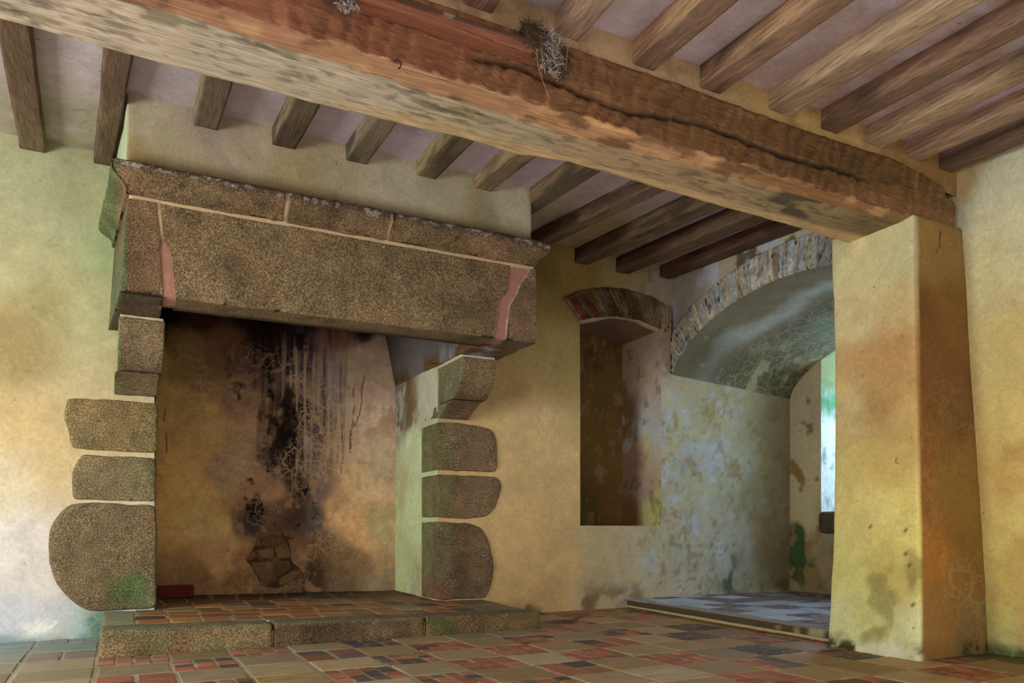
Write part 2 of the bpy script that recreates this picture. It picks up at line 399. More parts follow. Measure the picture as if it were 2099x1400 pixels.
def v_col(P):
    t = (P[:, 0]-XR)/(XW-XR)
    c = np.tile(lin((150, 140, 118)), (len(P), 1)); w = t+.3*(fbm(P, 1.6, 4, 4)-.5)
    c = mixc(c, (206, 214, 208), (1-sm(np.abs(w-.30), .0, .10))*.75)
    c = mixc(c, (112, 112, 92), sm(w, .36, .5)); c = mixc(c, (150, 176, 146), sm(w, .5, 1.)*sm(P[:, 1], 7.5, 6.6))
    c = mixc(c, (104, 102, 76), sm(P[:, 1], 7.2, 8.0)*.7); return patchy(c, P, (188, 180, 140), 5, .56, .63, 6, sm(P[:, 1], 7.0, 7.9)*.7)
sheet('ceiling_vault', seg(4.25, YW-.001, res=.035), np.linspace(0, 1, 60), vault, PLV, v_col, normal=(0, 0, -1), amp=.02, alphaf=lambda P: sm((P[:, 0]-XR)/(XW-XR), .25, .5)*.6)
def ww_col(P):
    c = idw(warpP(P, .12), anchX(XW, [(1640, 850, (190, 176, 146)), (1660, 950, (198, 184, 148)), (1650, 1050, (196, 180, 140)), (1660, 1130, (160, 144, 104)), (1650, 1190, (140, 124, 88)), (1700, 1160, (150, 136, 100))]), .3)
    c = mixc(c, (56, 88, 46), sm(np.hypot((P[:, 1]-7.95)*1.6, P[:, 2]-.72)+.5*(fbm(P, 6, 4, 7)-.5), .42, .26)*.95)
    c = patchy(c, P, (60, 74, 36), 6, .52, .62, 17, sm(P[:, 2], .75, .45)*sm(P[:, 2], .1, .3)*.8)
    return patchy(c, P, (150, 116, 74), 7, .6, .64, 18, None)
WY1, WY0, WZ0 = 7.49, 5.4, 1.27
sheet('wall_window', seg(4.2, WY0, WY1, YW+.02), seg(0, WZ0, 3.75), lambda s, t: (XW+0*s, s, t), PLA, ww_col, normal=(-1, 0, 0), amp=.008,
      mask=lambda c: (c[:, 1] > WY0) & (c[:, 1] < WY1) & (c[:, 2] > WZ0))
def wr_col(P):
    c = np.tile(lin((216, 224, 222)), (len(P), 1)); c = patchy(c, P, (150, 160, 160), 9, .5, .7, 3, None)
    c = mixc(c, (140, 150, 104), sm(P[:, 2], 2.85, 3.1)); return mixc(c, (50, 136, 80), (1-sm(np.abs(P[:, 2]-2.84)+.35*(fbm(P, 8, 3, 3)-.5), .0, .30))*.9)
sheet('wall_window_reveal', seg(XW, 10.3), seg(WZ0, 3.8), lambda s, t: (s, WY1+.12*(s-XW), t), PLA, wr_col, amp=.008)
sheet('wall_window_reveal_near', seg(XW, 10.3), seg(WZ0, 3.8, res=.2), lambda s, t: (s, WY0+0*s, t), PLA, wr_col, amp=.0, flip=True)
sheet('window_sill', seg(XW, 10.3, res=.2), seg(WY0, WY1+.2, res=.2), lambda s, t: (s, t, WZ0+0*s), PLA, lambda P: np.tile(lin((170, 168, 158)), (len(P), 1)), normal=(0, 0, 1), amp=.005)
sheet('ceiling_window_reveal', seg(XW, 10.3, res=.2), seg(WY0, WY1+.2, res=.2), lambda s, t: (s, t, 3.75+0*s), PLA, lambda P: np.tile(lin((170, 168, 158)), (len(P), 1)), normal=(0, 0, 1), amp=.0, flip=True)
# far side of the embrasure, out of sight behind the pillar
sheet('wall_jamb_near', seg(6.3, 8.83, res=.1), seg(0, 3.2, res=.1), lambda s, t: (s, 4.3+0*s, t), PLA, lambda P: np.tile(lin((190, 180, 140)), (len(P), 1)), normal=(0, 1, 0), flip=True)
# window
wm, wt, wb = NT('window_frame_paint'); wb.inputs['Base Color'].default_value = L3((120, 112, 100))+(1,); wb.inputs['Roughness'].default_value = .6
gm, gt, gb = NT('window_glass'); gb.inputs['Base Color'].default_value = (.9, .97, 1, 1); gb.inputs['Roughness'].default_value = .05
gb.inputs['Transmission Weight'].default_value = 1.; gb.inputs['IOR'].default_value = 1.02
win = empty('window_1', (10.1, 6.45, WZ0), 'wooden casement window set deep in the arched embrasure', 'window', kind='structure')
P_, F_ = [], []
def addbox(P, F, lo, hi):
    b = len(P); P += [(x, y, z) for x in (lo[0], hi[0]) for y in (lo[1], hi[1]) for z in (lo[2], hi[2])]
    F += [tuple(b+i for i in f) for f in ((0, 1, 3, 2), (4, 6, 7, 5), (0, 4, 5, 1), (2, 3, 7, 6), (0, 2, 6, 4), (1, 5, 7, 3))]
for y in (5.4, 6.47, 7.55): addbox(P_, F_, (10.06, y, WZ0), (10.14, y+.09, 3.75))
for z in (WZ0, 1.9, 2.5, 3.1, 3.67): addbox(P_, F_, (10.065, 5.4, z), (10.135, 7.62, z+.06))
mesh('window_frame', P_, F_, wm, win, None, None, False)
P_, F_ = [], []; addbox(P_, F_, (10.095, 5.42, WZ0), (10.105, 7.6, 3.74)); mesh('window_pane', P_, F_, gm, win, None, None, False)
tag(gridbox('stone_block', (8.70, 6.0, .965), (8.83, 7.46, WZ0+.0), .06, .06, GRA, (96, 84, 74), amp=.01), 'dark stone block under the window, seen in the gap left of the plaster pillar', 'stone')

# --- near right wall (leans a little), pillar
rt = [onY(u, v, 3.7) for u, v in ((1978, 330), (1978, 470), (1985, 600), (1992, 740), (2001, 900), (2006, 1000), (2012, 1150), (2021, 1340))]
RZ = np.array([p[2] for p in rt])[::-1]; RX = np.array([p[0] for p in rt])[::-1]
def rwx(z): return np.interp(z, RZ, RX)
def nr_col(P):
    A = [((6.1, 3.4, 3.6), (214, 214, 186)), ((6.1, 3.0, 3.0), (222, 218, 180)), ((6.1, 3.5, 3.0), (220, 212, 160)), ((6.2, 3.2, 2.5), (212, 190, 116)), ((6.2, 3.5, 2.3), (214, 196, 128)), ((6.2, 3.3, 1.8), (220, 196, 116)), ((6.2, 3.5, 1.4), (216, 188, 108)),
         ((6.2, 3.2, 1.0), (222, 208, 118)), ((6.2, 3.4, .5), (210, 204, 118)), ((6.2, 3.3, .2), (198, 198, 126))]
    c = idw(warpP(P, .3, 1.2), A, .5); c = patchy(c, P, (196, 160, 80), 2.6, .52, .66, 71, np.full(len(P), .7))
    return mixc(c, (70, 84, 50), sm(P[:, 2]+.5*(fbm(P, 7, 4, 4)-.5), .2, .0)*.9)
sheet('wall_right', seg(1.2, 4.35, res=.04), seg(0, 4.05, res=.04), lambda s, t: (rwx(t)+.02*(3.7-s), s, t), PLC, nr_col, normal=(-1, 0, 0), amp=.012, flip=False, alphaf=lambda P: .35*sm(P[:, 2], 3.2, 2.)*sm(fbm(P, 1.2, 3, 7), .4, .6))
def pil_w(P):
    Q = P.copy(); z = P[:, 2]; ty = (P[:, 1]-3.68)/(4.5-3.68)
    Q[:, 1] = (3.675+.014*z)+ty*((4.53-.09*np.sin(np.clip(z/3.45, 0, 1)*math.pi*.8))-(3.675+.014*z))
    Q[:, 0] = P[:, 0]+.012*np.sin(z*1.7)
    Q[:, 2] = np.where(z > 3.3, z+.06*ty*sm(z, 3.3, 3.43), z)
    return Q
def pil_c(P):
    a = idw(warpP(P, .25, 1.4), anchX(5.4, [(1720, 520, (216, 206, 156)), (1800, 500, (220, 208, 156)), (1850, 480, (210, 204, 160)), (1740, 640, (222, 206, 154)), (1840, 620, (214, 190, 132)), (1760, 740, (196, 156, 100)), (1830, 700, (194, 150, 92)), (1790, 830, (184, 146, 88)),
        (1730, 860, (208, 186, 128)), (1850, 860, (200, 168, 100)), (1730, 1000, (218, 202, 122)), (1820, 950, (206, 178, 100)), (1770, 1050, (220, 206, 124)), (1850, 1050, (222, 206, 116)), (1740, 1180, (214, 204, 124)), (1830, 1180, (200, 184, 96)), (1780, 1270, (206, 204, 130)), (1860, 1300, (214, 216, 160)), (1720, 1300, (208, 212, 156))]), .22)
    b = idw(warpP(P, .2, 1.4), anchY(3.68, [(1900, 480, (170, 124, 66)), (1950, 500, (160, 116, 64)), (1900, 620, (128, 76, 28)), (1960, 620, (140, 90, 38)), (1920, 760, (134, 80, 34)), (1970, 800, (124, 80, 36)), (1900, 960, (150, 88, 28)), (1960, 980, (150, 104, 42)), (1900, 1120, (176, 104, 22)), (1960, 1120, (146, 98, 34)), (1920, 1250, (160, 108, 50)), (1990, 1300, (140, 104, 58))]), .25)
    b = (b*.86+.14*lin((150, 112, 66)))*np.array([.92, 1.12, 1.15]); n = sm(P[:, 0], 5.42, 5.45); c = mixc(a, b, n)  # b: shaded front face painted as darker orange-brown plaster

    c = patchy(c, P, (128, 116, 60), 3, .58, .68, 81, sm(P[:, 2], 1.3, .9)*.6*(1-n))
    sp = [(1858, 1088), (1854, 1134), (1861, 1160), (1873, 1240), (1785, 1080)]
    for u, v in sp:
        q = onX(u, v, 5.4); c = mixc(c, (70, 62, 34), sm(np.linalg.norm((P-q)*[.3, 1, .7], axis=1), .022, .010)*.9)
    c = mixc(c, (226, 226, 196), sm(P[:, 2]+.25*(fbm(P, 8, 4, 4)-.5), .12, .03)*(1-n)*.8)
    return patchy(c, P, (70, 66, 34), 6, .52, .62, 92, sm(P[:, 2], .16, .05))
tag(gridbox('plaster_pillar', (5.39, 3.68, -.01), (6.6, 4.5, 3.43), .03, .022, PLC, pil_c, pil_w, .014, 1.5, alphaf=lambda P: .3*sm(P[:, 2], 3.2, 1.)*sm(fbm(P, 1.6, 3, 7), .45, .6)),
    'square limewashed pillar standing under the end of the main ceiling beam', 'pillar')
_pp = bpy.data.objects['plaster_pillar']; _c = [onY(u, v, 3.722) for u, v in ((1928, 474), (1926, 492), (1927, 503), (1919, 516), (1917, 530), (1911, 543), (1909, 556), (1904, 566))]
V, F = tube(_c, [.0035, .003, .003, .003, .0025, .0025, .002, .001], 5); _m, _t, _b = NT('crack_shadow'); _b.inputs['Base Color'].default_value = (.03, .018, .01, 1); _b.inputs['Roughness'].default_value = 1
mesh('hairline_crack', V, F, _m, _pp)

# ================================================================== FLOOR
def paving(name, rects, base_z, mat, parent=None, kind=None, zfn=None, grout=(172, 160, 136)):
    """rects: (x0,x1,y0,y1,colour) ; each tile is raised a little over a bed of mortar"""
    P, F, Cc = [], [], []
    X0 = min(r[0] for r in rects); X1 = max(r[1] for r in rects); Y0 = min(r[2] for r in rects); Y1 = max(r[3] for r in rects)
    nx = max(2, int((X1-X0)/.15)); ny = max(2, int((Y1-Y0)/.15))
    gx, gy = np.meshgrid(np.linspace(X0, X1, nx), np.linspace(Y0, Y1, ny), indexing='ij')
    P = [(a, b, base_z+.001) for a, b in zip(gx.ravel(), gy.ravel())]; F = [tuple(f) for f in quads(nx, ny)]; Cc = [lin(grout)*random.uniform(.75, 1.15) for _ in P]
    for (x0, x1, y0, y1, col) in rects:
        g = .009 if (x1-x0) < .2 else .012; b = len(P); j = [random.uniform(-.006, .006) for _ in range(8)]
        dz = random.uniform(.0, .006); tl = [random.uniform(-.002, .002) for _ in range(4)]
        o = [(x0+g+j[0], y0+g+j[1]), (x1-g+j[2], y0+g+j[3]), (x1-g+j[4], y1-g+j[5]), (x0+g+j[6], y1-g+j[7])]
        cx = (x0+x1)/2; cy = (y0+y1)/2
        for q in o: P.append((q[0], q[1], base_z-.006))
        for i, q in enumerate(o): P.append((q[0]+(cx-q[0])*.05, q[1]+(cy-q[1])*.05, base_z+.004+dz+tl[i]))
        F += [(b+4, b+5, b+6, b+7)]+[(b+i, b+(i+1) % 4, b+4+(i+1) % 4, b+4+i) for i in range(4)]
        Cc += [lin(col)*.9]*4+[lin(col)]*4
    P = np.array(P)
    if zfn is not None: P[:, 2] += zfn(P[:, 0], P[:, 1])
    return mesh(name, P, F, mat, parent, None, np.array(Cc), False, None, kind)
SLAB = [(160, 136, 98), (150, 128, 92), (168, 148, 114), (142, 120, 86), (176, 158, 128), (148, 132, 106)]
RED = [(160, 98, 78), (152, 92, 74), (170, 112, 90), (146, 96, 78), (158, 112, 88)]
DRK = [(84, 76, 78), (76, 68, 68), (100, 90, 86), (92, 78, 70)]
BRN = [(140, 98, 70), (150, 104, 68), (128, 92, 72)]
def jit(c, a=.08):
    f = 1+random.uniform(-a, a); return tuple(min(255, x*f) for x in c)
def tint(c, x, y):
    c = np.array(c, float)
    w = 1/(1+math.exp(-(x-3.9-.35*(7-y))*2.0))          # warmer, mossier paving towards the pillar
    c = c*(1-w)+c*np.array([.96, .84, .62])*w
    w2 = 1/(1+math.exp((x+.25)*5))*(1/(1+math.exp((6.6-y)*4)))  # bluish window light tinted into the left corner slabs
    c = c*(1-w2)+np.array([126, 146, 146])*w2
    w3 = max(0, min(1, (x-5.65)/.4))*max(0, min(1, (3.9-y)/.3)); c = c*(1-w3)+np.array([58, 66, 34])*w3
    return tuple(c)
def panel(x0, y0, w, d, n, m, mode):
    out = []
    for i in range(n):
        for j in range(m):
            r = random.random()
            if mode == 'dark': col = random.choice(DRK) if r < .85 else random.choice(BRN)
            elif mode == 'red': col = random.choice(RED) if r < .8 else random.choice(BRN)
            else: col = random.choice(DRK) if r < .38 else (random.choice(RED) if r < .8 else random.choice(BRN))
            out.append((x0+w*i/n, x0+w*(i+1)/n, y0+d*j/m, y0+d*(j+1)/m, tint(jit(col), x0, y0)))
    return out
def checker(x0, x1, y0, y1, cw, cd, off=0):
    R = []; random.seed(21); ix = 0; x = x0
    while x < x1-.01:
        w = min(cw*random.choice([.95, 1, 1.06]), x1-x); iy = 0; y = y0+off*(ix % 2)*0
        while y < y1-.01:
            d = min(cd, y1-y)
            if (ix+iy) % 2 == 0 or min(w, d) < cw*.4 or random.random() < .18: R.append((x, x+w, y, y+d, tint(jit(random.choice(SLAB), .06), x, y)))
            else:
                k = random.choice([2, 2, 3, 4, 4, 4]); mode = random.choice(['mix', 'mix', 'red', 'red', 'dark', 'mix', 'mix'])
                R += panel(x, y, w, d, k, max(2, k), mode)
            y += d; iy += 1
        x += w; ix += 1
    return R
paving('floor', checker(-1.6, 6.62, 1.6, 8.04, .47, .47), 0, FLO, kind='structure')

# raised floor of the window bay
bay = empty('raised_step', (5.75, 6.5, 0), 'low tiled step rising into the arched window bay, with dark worn kerb', 'step')
def bx(y): return 5.60+(y-4.6)*.072
def kerbw(x0):
    def f(P):
        Q = P.copy(); Q[:, 0] = P[:, 0]+bx(P[:, 1])-5.6; return Q
    return f
def kc(P):
    c = np.tile(lin((92, 78, 54)), (len(P), 1)); c = patchy(c, P, (176, 160, 122), 6, .5, .66, 3, sm(P[:, 1], 6.2, 5.0)); return mixc(c, (150, 146, 136), sm(P[:, 2], .100, .113))
gridbox('kerb', (5.6, 4.45, .035), (5.80, 8.04, .115), (.03, .06, .02), .015, MOR, kc, kerbw(0), .005, 3, bay)
gridbox('riser', (5.625, 4.45, -.01), (5.75, 8.04, .04), (.05, .06, .02), .004, MOR, (196, 180, 136), kerbw(0), .006, 4, bay)
random.seed(5); R = []
y = 4.5
while y < 8.0:
    d = min(.42, 8.04-y); x = 5.8; k = 0
    while x < 8.8:
        w = min(.42, 8.82-x)
        if random.random() < .5: R.append((x, x+w, y, y+d, jit((160, 162, 172), .1)))  # blue cast of the bay light put into the tile colours
        else: R += [(a, b, c, e, tuple(np.array(col)*.45+np.array([58, 64, 84]))) for a, b, c, e, col in panel(x, y, w, d, 3, 3, 'mix')]
        x += w
    y += d
R = [(a+.0, b, c, d, e) for a, b, c, d, e in R]
paving('tiled_top', R, .108, FLO, bay)

# ================================================================== CEILINGS
lil = lambda P: patchy(idw(P, [((0, 6, 4.4), (196, 180, 190)), ((3, 6, 4.4), (216, 198, 218)), ((6, 6, 4.4), (206, 190, 204)), ((5, 7.8, 4.4), (176, 160, 110)), ((0, 7.8, 4.4), (178, 168, 146)), ((3, 2, 4), (192, 176, 180)), ((5, 3, 4), (176, 150, 136))], 1.5), P, (206, 192, 206), 5, .5, .7, 4, np.full(len(P), .6))
sheet('ceiling', seg(-2.6, 6.65, res=.07), seg(4.0, YW+.02, res=.07), lambda s, t: (s, t, zf(t)+.155), PLA, lil, normal=(0, 0, -1), amp=.006, flip=True)
sheet('ceiling_near', seg(-2.6, 6.65, res=.07), seg(.2, 4.0, res=.07), lambda s, t: (s, t, zn(t)+.155), PLA, lil, normal=(0, 0, -1), amp=.006, flip=True)
sheet('wall_infill', seg(-2.6, 6.3, res=.03), seg(3.70, 4.02, res=.03), lambda s, t: (s, 3.765+0*s, t), PLA, lambda P: patchy(idw(P, [((0, 3.7, 4), (176, 148, 120)), ((3, 3.7, 4), (186, 156, 120)), ((4.3, 3.7, 4), (196, 164, 104)), ((6, 3.7, 4), (168, 128, 72))], 1.), P, (140, 108, 76), 9, .5, .62, 2, np.full(len(P), .5)), amp=.012)
sheet('wall_infill_far', seg(-2.6, 6.3, res=.2), seg(3.70, 4.4, res=.2), lambda s, t: (s, 4.2+0*s, t), PLA, lambda P: np.tile(lin((176, 148, 120)), (len(P), 1)), amp=.0, flip=True)

def joist(endL, endR, midL, midR, Yend, Yfar, zfn, label, group, tones, seed, hgt=.16):
    def hit(px):
        z = zfn(5.)
        for _ in range(12): p = onZ(px[0], px[1], z); z = zfn(p[1])
        return p
    if endL is None: a, b = hit(midL[0]), hit(midR[0]); mL, mR = midL[1], midR[1]
    else: a, b = onY(*endL, Yend), onY(*endR, Yend); mL, mR = midL, midR
    c, d = hit(mL), hit(mR)
    kl = (c[0]-a[0])/(c[1]-a[1]); kr = (d[0]-b[0])/(d[1]-b[1])
    w0 = max(.12, b[0]-a[0]); kl = max(-.09, min(.09, kl)); kr = max(kl-.02, min(kl+.02, kr))
    dz = ((a[2]+b[2])/2-zfn(Yend)) if endL is not None else 0.
    y0, y1 = sorted((Yend+(.06 if Yend > Yfar else -.0), Yfar))
    side, bot, alt = tones  # separate side and underside tones: face shading put into the colour
    def warp(P):
        Q = P.copy(); xl = a[0]+kl*(P[:, 1]-a[1]); xr = (b[0] if endL is not None else b[0])+kr*(P[:, 1]-b[1]); xr = np.maximum(xr, xl+.1)
        Q[:, 0] = xl+(xr-xl)*P[:, 0]; wob = .018*(fbm(P*[0, 1, 0]+seed*3.1, 1.3, 3, seed)-.5)
        Q[:, 2] = zfn(P[:, 1])+max(-.06, min(.06, dz))+P[:, 2]+wob*(1-P[:, 2]/hgt); Q[:, 0] += wob; return Q
    def col(P):
        rel = P[:, 2]-zfn(P[:, 1]); m = sm(rel, .008, .03)
        c = mixc(np.tile(lin(bot), (len(P), 1)), side, m)
        n = fbm(P*[1, .35, 1], 3.2, 4, seed+5); c = mixc(c, alt, sm(n, .5, .68)*.8)
        c = mixc(c, (206, 190, 184), sm(rel, hgt-.03, hgt)*sm(fbm(P, 4, 3, seed), .4, .6)*m*.5)
        return mixc(c, tuple(np.array(bot)*.55), sm(fbm(P*[1, .25, 1], 6, 4, seed+50), .6, .72)*.7)
    lo = (0., y0, 0.); hi = (1., y1, hgt+.01)
    # lattice in unit width: round edges done with the warp, so bevel by hand
    ax = [np.array([0, .03, .12, .35, .65, .88, .97, 1.]), np.arange(y0, y1+.001, .06), np.array([0, .006, .02, .07, .12, hgt+.01])]
    n = [len(q) for q in ax]; I = np.stack(np.meshgrid(*[np.arange(k) for k in n], indexing='ij'), -1).reshape(-1, 3)
    on = np.zeros(len(I), bool)
    for i in range(3): on |= (I[:, i] == 0) | (I[:, i] == n[i]-1)
    idx = -np.ones(len(I), int); idx[on] = np.arange(on.sum()); idx = idx.reshape(n)
    P = np.stack([ax[i][I[on][:, i]] for i in range(3)], 1)
    ex = np.minimum(P[:, 0], 1-P[:, 0]) < .02; ez = P[:, 2] < .003
    P[ex & ez, 2] += .006
    P[ex & ez, 0] = np.where(P[ex & ez, 0] < .5, .03, .97)
    Fs = []
    for q in range(3):
        for sd in (0, n[q]-1):
            g = np.take(idx, sd, axis=q); f = np.stack([g[:-1, :-1], g[1:, :-1], g[1:, 1:], g[:-1, 1:]], -1).reshape(-1, 4)
            if (sd == 0) != (q == 1): f = f[:, ::-1]
            Fs.append(f)
    P = warp(P)
    P[:, 0] += .006*(fbm(P, 5, 3, seed)-.5); P[:, 2] += .006*(fbm(P, 5, 3, seed+3)-.5)
    o = mesh('ceiling_joist', P, np.concatenate(Fs), WY, None, None, col(P), False)
    return tag(o, label, 'joist', group)
DK = ((112, 78, 50), (104, 74, 44), (138, 108, 74)); MD = ((146, 116, 80), (112, 84, 56), (90, 62, 40)); GB = ((150, 128, 92), (116, 94, 62), (150, 132, 96)); RD = ((100, 62, 38), (128, 98, 62), (142, 112, 74))
G1 = 'oak joists on the fireplace side of the main beam'
YBr = 6.72
J = [((40, 303), (95, 315), (0, 112), (60, 53), YW, 'dark oak joist ending on back wall left of the hearth, first from the left edge', DK),
     ((192, 335), (227, 340), (217, 98), (280, 118), YW, 'dark split oak joist ending beside the upper left corner of the stone cornice', DK),
     ((397, 256), (447, 268), (420, 155), (480, 170), YBr, 'oak joist running into the chimney breast, leftmost of the five there', ((150, 124, 84), (104, 80, 56), (128, 108, 84))),
     ((560, 296), (607, 304), (603, 203), (658, 217), YBr, 'oak joist running into the chimney breast, second of five from the left', ((150, 122, 84), (100, 76, 56), (128, 106, 84))),
     ((709, 328), (752, 338), (768, 247), (817, 252), YBr, 'greenish oak joist running into the middle of the chimney breast', GB),
     ((853, 360), (893, 368), (930, 277), (980, 290), YBr, 'oak joist running into the chimney breast, second of five from its right', ((166, 142, 84), (112, 88, 62), (134, 112, 80))),
     ((971, 386), (1007, 392), (1053, 322), (1100, 328), YBr, 'pale brown oak joist meeting the chimney breast near its right corner', ((176, 140, 88), (120, 94, 66), (140, 110, 78)))]
for i, (a, b, c, d, Y, lb, tn) in enumerate(J): joist(a, b, c, d, Y, 4.22, zf, lb, G1, tn, i+1)
J2 = [(((1088, 415), (1193, 343)), ((1110, 428), (1227, 357)), 'oak joist passing just right of the chimney breast corner', ((150, 112, 72), (120, 94, 64), (100, 74, 50))),
      (((1183, 457), (1340, 380)), ((1190, 473), (1367, 390)), 'dark brown joist ending behind the right end of the stone cornice', RD)]
for i, (l, r, lb, tn) in enumerate(J2): joist(None, None, l, r, YW, 4.22, zf, lb, G1, tn, 20+i)
J3 = [((1178, 537), (1205, 545), (1440, 413), (1483, 425), 'dark joist ending on wall above the left shoulder of the recess arch', RD),
      ((1263, 557), (1288, 562), (1517, 443), (1570, 452), 'reddish dark joist ending on wall above the crown of the recess arch', ((110, 66, 40), (124, 92, 58), (136, 104, 68))),
      ((1352, 568), (1373, 574), (1613, 463), (1647, 468), 'rust brown joist lying along the wall over the big arch', ((132, 72, 36), (112, 80, 52), (90, 56, 34)))]
for i, (a, b, c, d, lb, tn) in enumerate(J3): joist(a, b, c, d, YW, 4.22, zf, lb, G1, tn, 30+i)
G2 = 'oak joists on the viewer side of the main beam'
OR = ((190, 140, 88), (140, 102, 76), (170, 136, 104))
N = [((947, 13), (1007, 30), (952, 0), (1030, 0), 'short reddish joist end at the top edge, above the long nailed batten', ((176, 120, 84), (160, 108, 78), (140, 100, 76))),
     ((1135, 72), (1183, 90), (1200, 0), (1280, 0), 'oak joist resting on the beam directly above the bird nest', ((190, 152, 116), (150, 116, 98), (170, 136, 110))),
     ((1294, 135), (1338, 147), (1450, 0), (1525, 0), 'orange brown joist on the main beam, next one right of the bird nest', OR),
     ((1432, 183), (1474, 194), (1692, 0), (1762, 0), 'orange streaked joist, fourth from the right wall past the two pale ones', OR),
     ((1572, 230), (1616, 239), (1959, 0), (2029, 0), 'pale whitewashed wide joist with dark knots, fifth from the right wall', ((206, 170, 124), (150, 112, 76), (150, 118, 84))),
     ((1678, 267), (1711, 277), (2099, 43), (2099, 78), 'dark curly grained joist, fourth from the right wall', ((160, 116, 82), (128, 96, 66), (110, 76, 50))),
     ((1771, 297), (1802, 306), (2099, 147), (2099, 177), 'light scuffed joist, third from the right wall', ((190, 154, 112), (140, 110, 78), (128, 94, 64))),
     ((1854, 323), (1881, 333), (2099, 228), (2099, 250), 'brown joist with pale streaks, second from the right wall', ((176, 134, 98), (136, 102, 72), (150, 120, 88))),
     ((1922, 348), (1946, 355), (2099, 285), (2099, 302), 'dark joist lying tight against the right plaster wall', ((124, 88, 62), (116, 84, 58), (96, 66, 46)))]
N[3] = N[3][:4]+('orange streaked joist, sixth from the right wall, beside the wide pale one',)+N[3][5:]
for i, (a, b, c, d, lb, tn) in enumerate(N): joist(a, b, c, d, 3.78, .6, zn, lb, G2, tn, 50+i)

# ================================================================== MAIN BEAM
def px(fn, L, *a): return np.array([fn(u, v, *a) for u, v in L])
ZB = 3.40
nb_ = px(onZ, [(-500, -190), (247, 0), (367, 29), (467, 62), (567, 93), (700, 130), (867, 184), (1033, 233), (1200, 283), (1400, 334), (1532, 370), (1666, 408), (1832, 450), (1950, 480)], ZB)
fb_ = px(onZ, [(-300, -45), (0, 38), (67, 54), (283, 115), (413, 152), (587, 196), (700, 225), (980, 290), (1057, 316), (1167, 333), (1280, 365), (1400, 400), (1606, 457), (1704, 487)], ZB)
ch_ = px(onY, [(-300, -190), (360, 2), (547, 53), (700, 100), (933, 170), (1067, 220), (1233, 266), (1399, 312), (1566, 362), (1666, 390), (1780, 420), (1946, 463)], 3.72)
tp_ = px(onY, [(-300, -400), (880, -2), (947, 20), (1033, 50), (1180, 97), (1293, 137), (1400, 172), (1572, 237), (1679, 274), (1782, 308), (1832, 323), (1892, 353), (1935, 380), (1949, 410)], 3.72)
NS = 64
bxs = np.arange(-1.6, 5.93, .022)
Yn = np.interp(bxs, nb_[:, 0], nb_[:, 1]); Yf = np.interp(bxs, fb_[:, 0], fb_[:, 1]); zc = np.interp(bxs, ch_[:, 0], ch_[:, 2]); zt = np.interp(bxs, tp_[:, 0], tp_[:, 2])
Yn = np.clip(Yn, 3.72, 3.95); Yf = np.clip(Yf, 4.1, 4.36); zc = np.clip(zc, 3.42, 3.56); zt = np.clip(zt, 3.6, 3.90)
# the point list round one section: near face (top to chamfer), chamfer, underside, far face, top
prof = []
for i, x in enumerate(bxs):
    r = []
    for t in np.linspace(0, 1, 26): r.append((3.72, zt[i]+(zc[i]-zt[i])*t))
    for t in np.linspace(0, 1, 7)[1:]: r.append((3.72+(Yn[i]-3.72)*t, zc[i]+(ZB-zc[i])*t**.9))
    for t in np.linspace(0, 1, 24)[1:]: r.append((Yn[i]+(Yf[i]-Yn[i])*t, ZB))
    r += [(Yf[i]+.012, ZB+.02), (Yf[i]+.02, ZB+.06), (Yf[i]+.02, 3.7), (Yf[i], 4.15), (3.98, 4.15), (3.80, 4.0), (3.79, zt[i]+.03), (3.75, zt[i]+.012)]
    prof.append([(x, y, z) for y, z in r])
prof = np.array(prof); nP = prof.shape[1]; P = prof.reshape(-1, 3)
k = np.tile(np.arange(nP), len(bxs))
near = k < 26; cham = (k >= 26) & (k < 32); und = (k >= 32) & (k < 55)
f1, f2 = vor2(P[:, 0]*8.0+1.2*fbm(P, 3, 2, 4)-P[:, 2]*3.0, P[:, 2]*4.4+.9*fbm(P, 2.5, 2, 8), 3)
edge = f2-f1; ph = (P[:, 0]*8.0-P[:, 2]*3.0)+1.4*fbm(P, 3, 3, 40)*2; dep = .022*np.clip(1-f1**2*1.4, 0, 1)+.017*(ph-np.floor(ph))**1.5*sm(fbm(P, 2.2, 3, 60), .3, .5)
crackx = np.array([onY(u, v, 3.72) for u, v in ((930, 112), (1000, 118), (1060, 130), (1100, 146), (1150, 165), (1190, 186), (1230, 203), (1300, 228), (1399, 243), (1452, 258), (1520, 278), (1560, 300), (1640, 328), (1720, 345), (1800, 372))])
crz = np.interp(P[:, 0], crackx[:, 0], crackx[:, 2])+.012*(fbm(P*[1, 0, 0], 9, 3, 3)-.5)
cd = np.abs(P[:, 2]-crz); inx = sm(P[:, 0], crackx[0, 0], crackx[0, 0]+.3)*sm(P[:, 0], crackx[-1, 0], crackx[-1, 0]-.3)
ck = np.where(near, np.exp(-(cd/.011)**2)*inx, 0)
disp = np.where(near, dep*1.0+.02*(fbm(P, 5, 4, 9)-.5)+.05*ck, np.where(cham, .02*(fbm(P, 9, 4, 19)-.5), 0))
P2 = P.copy(); P2[:, 1] += disp
P2[:, 2] += np.where(und | cham, .022*(fbm(P, 4.5, 5, 29)-.5), 0)
c = idw(P, [((0, 3.72, 3.6), (146, 88, 54)), ((1.2, 3.72, 3.6), (140, 84, 50)), ((2.2, 3.72, 3.6), (128, 84, 46)), ((3.4, 3.72, 3.6), (118, 80, 40)), ((4.6, 3.72, 3.6), (106, 74, 34)), ((5.4, 3.72, 3.6), (114, 80, 38)), ((5.8, 3.72, 3.6), (122, 90, 50))], .6)
fr_ = ph-np.floor(ph); c = c*((0.92+.3*fbm(P, 7, 3, 3))*(1.12-.38*fr_**1.4))[:, None]  # scallop shading painted in, lit ridges added on the next line
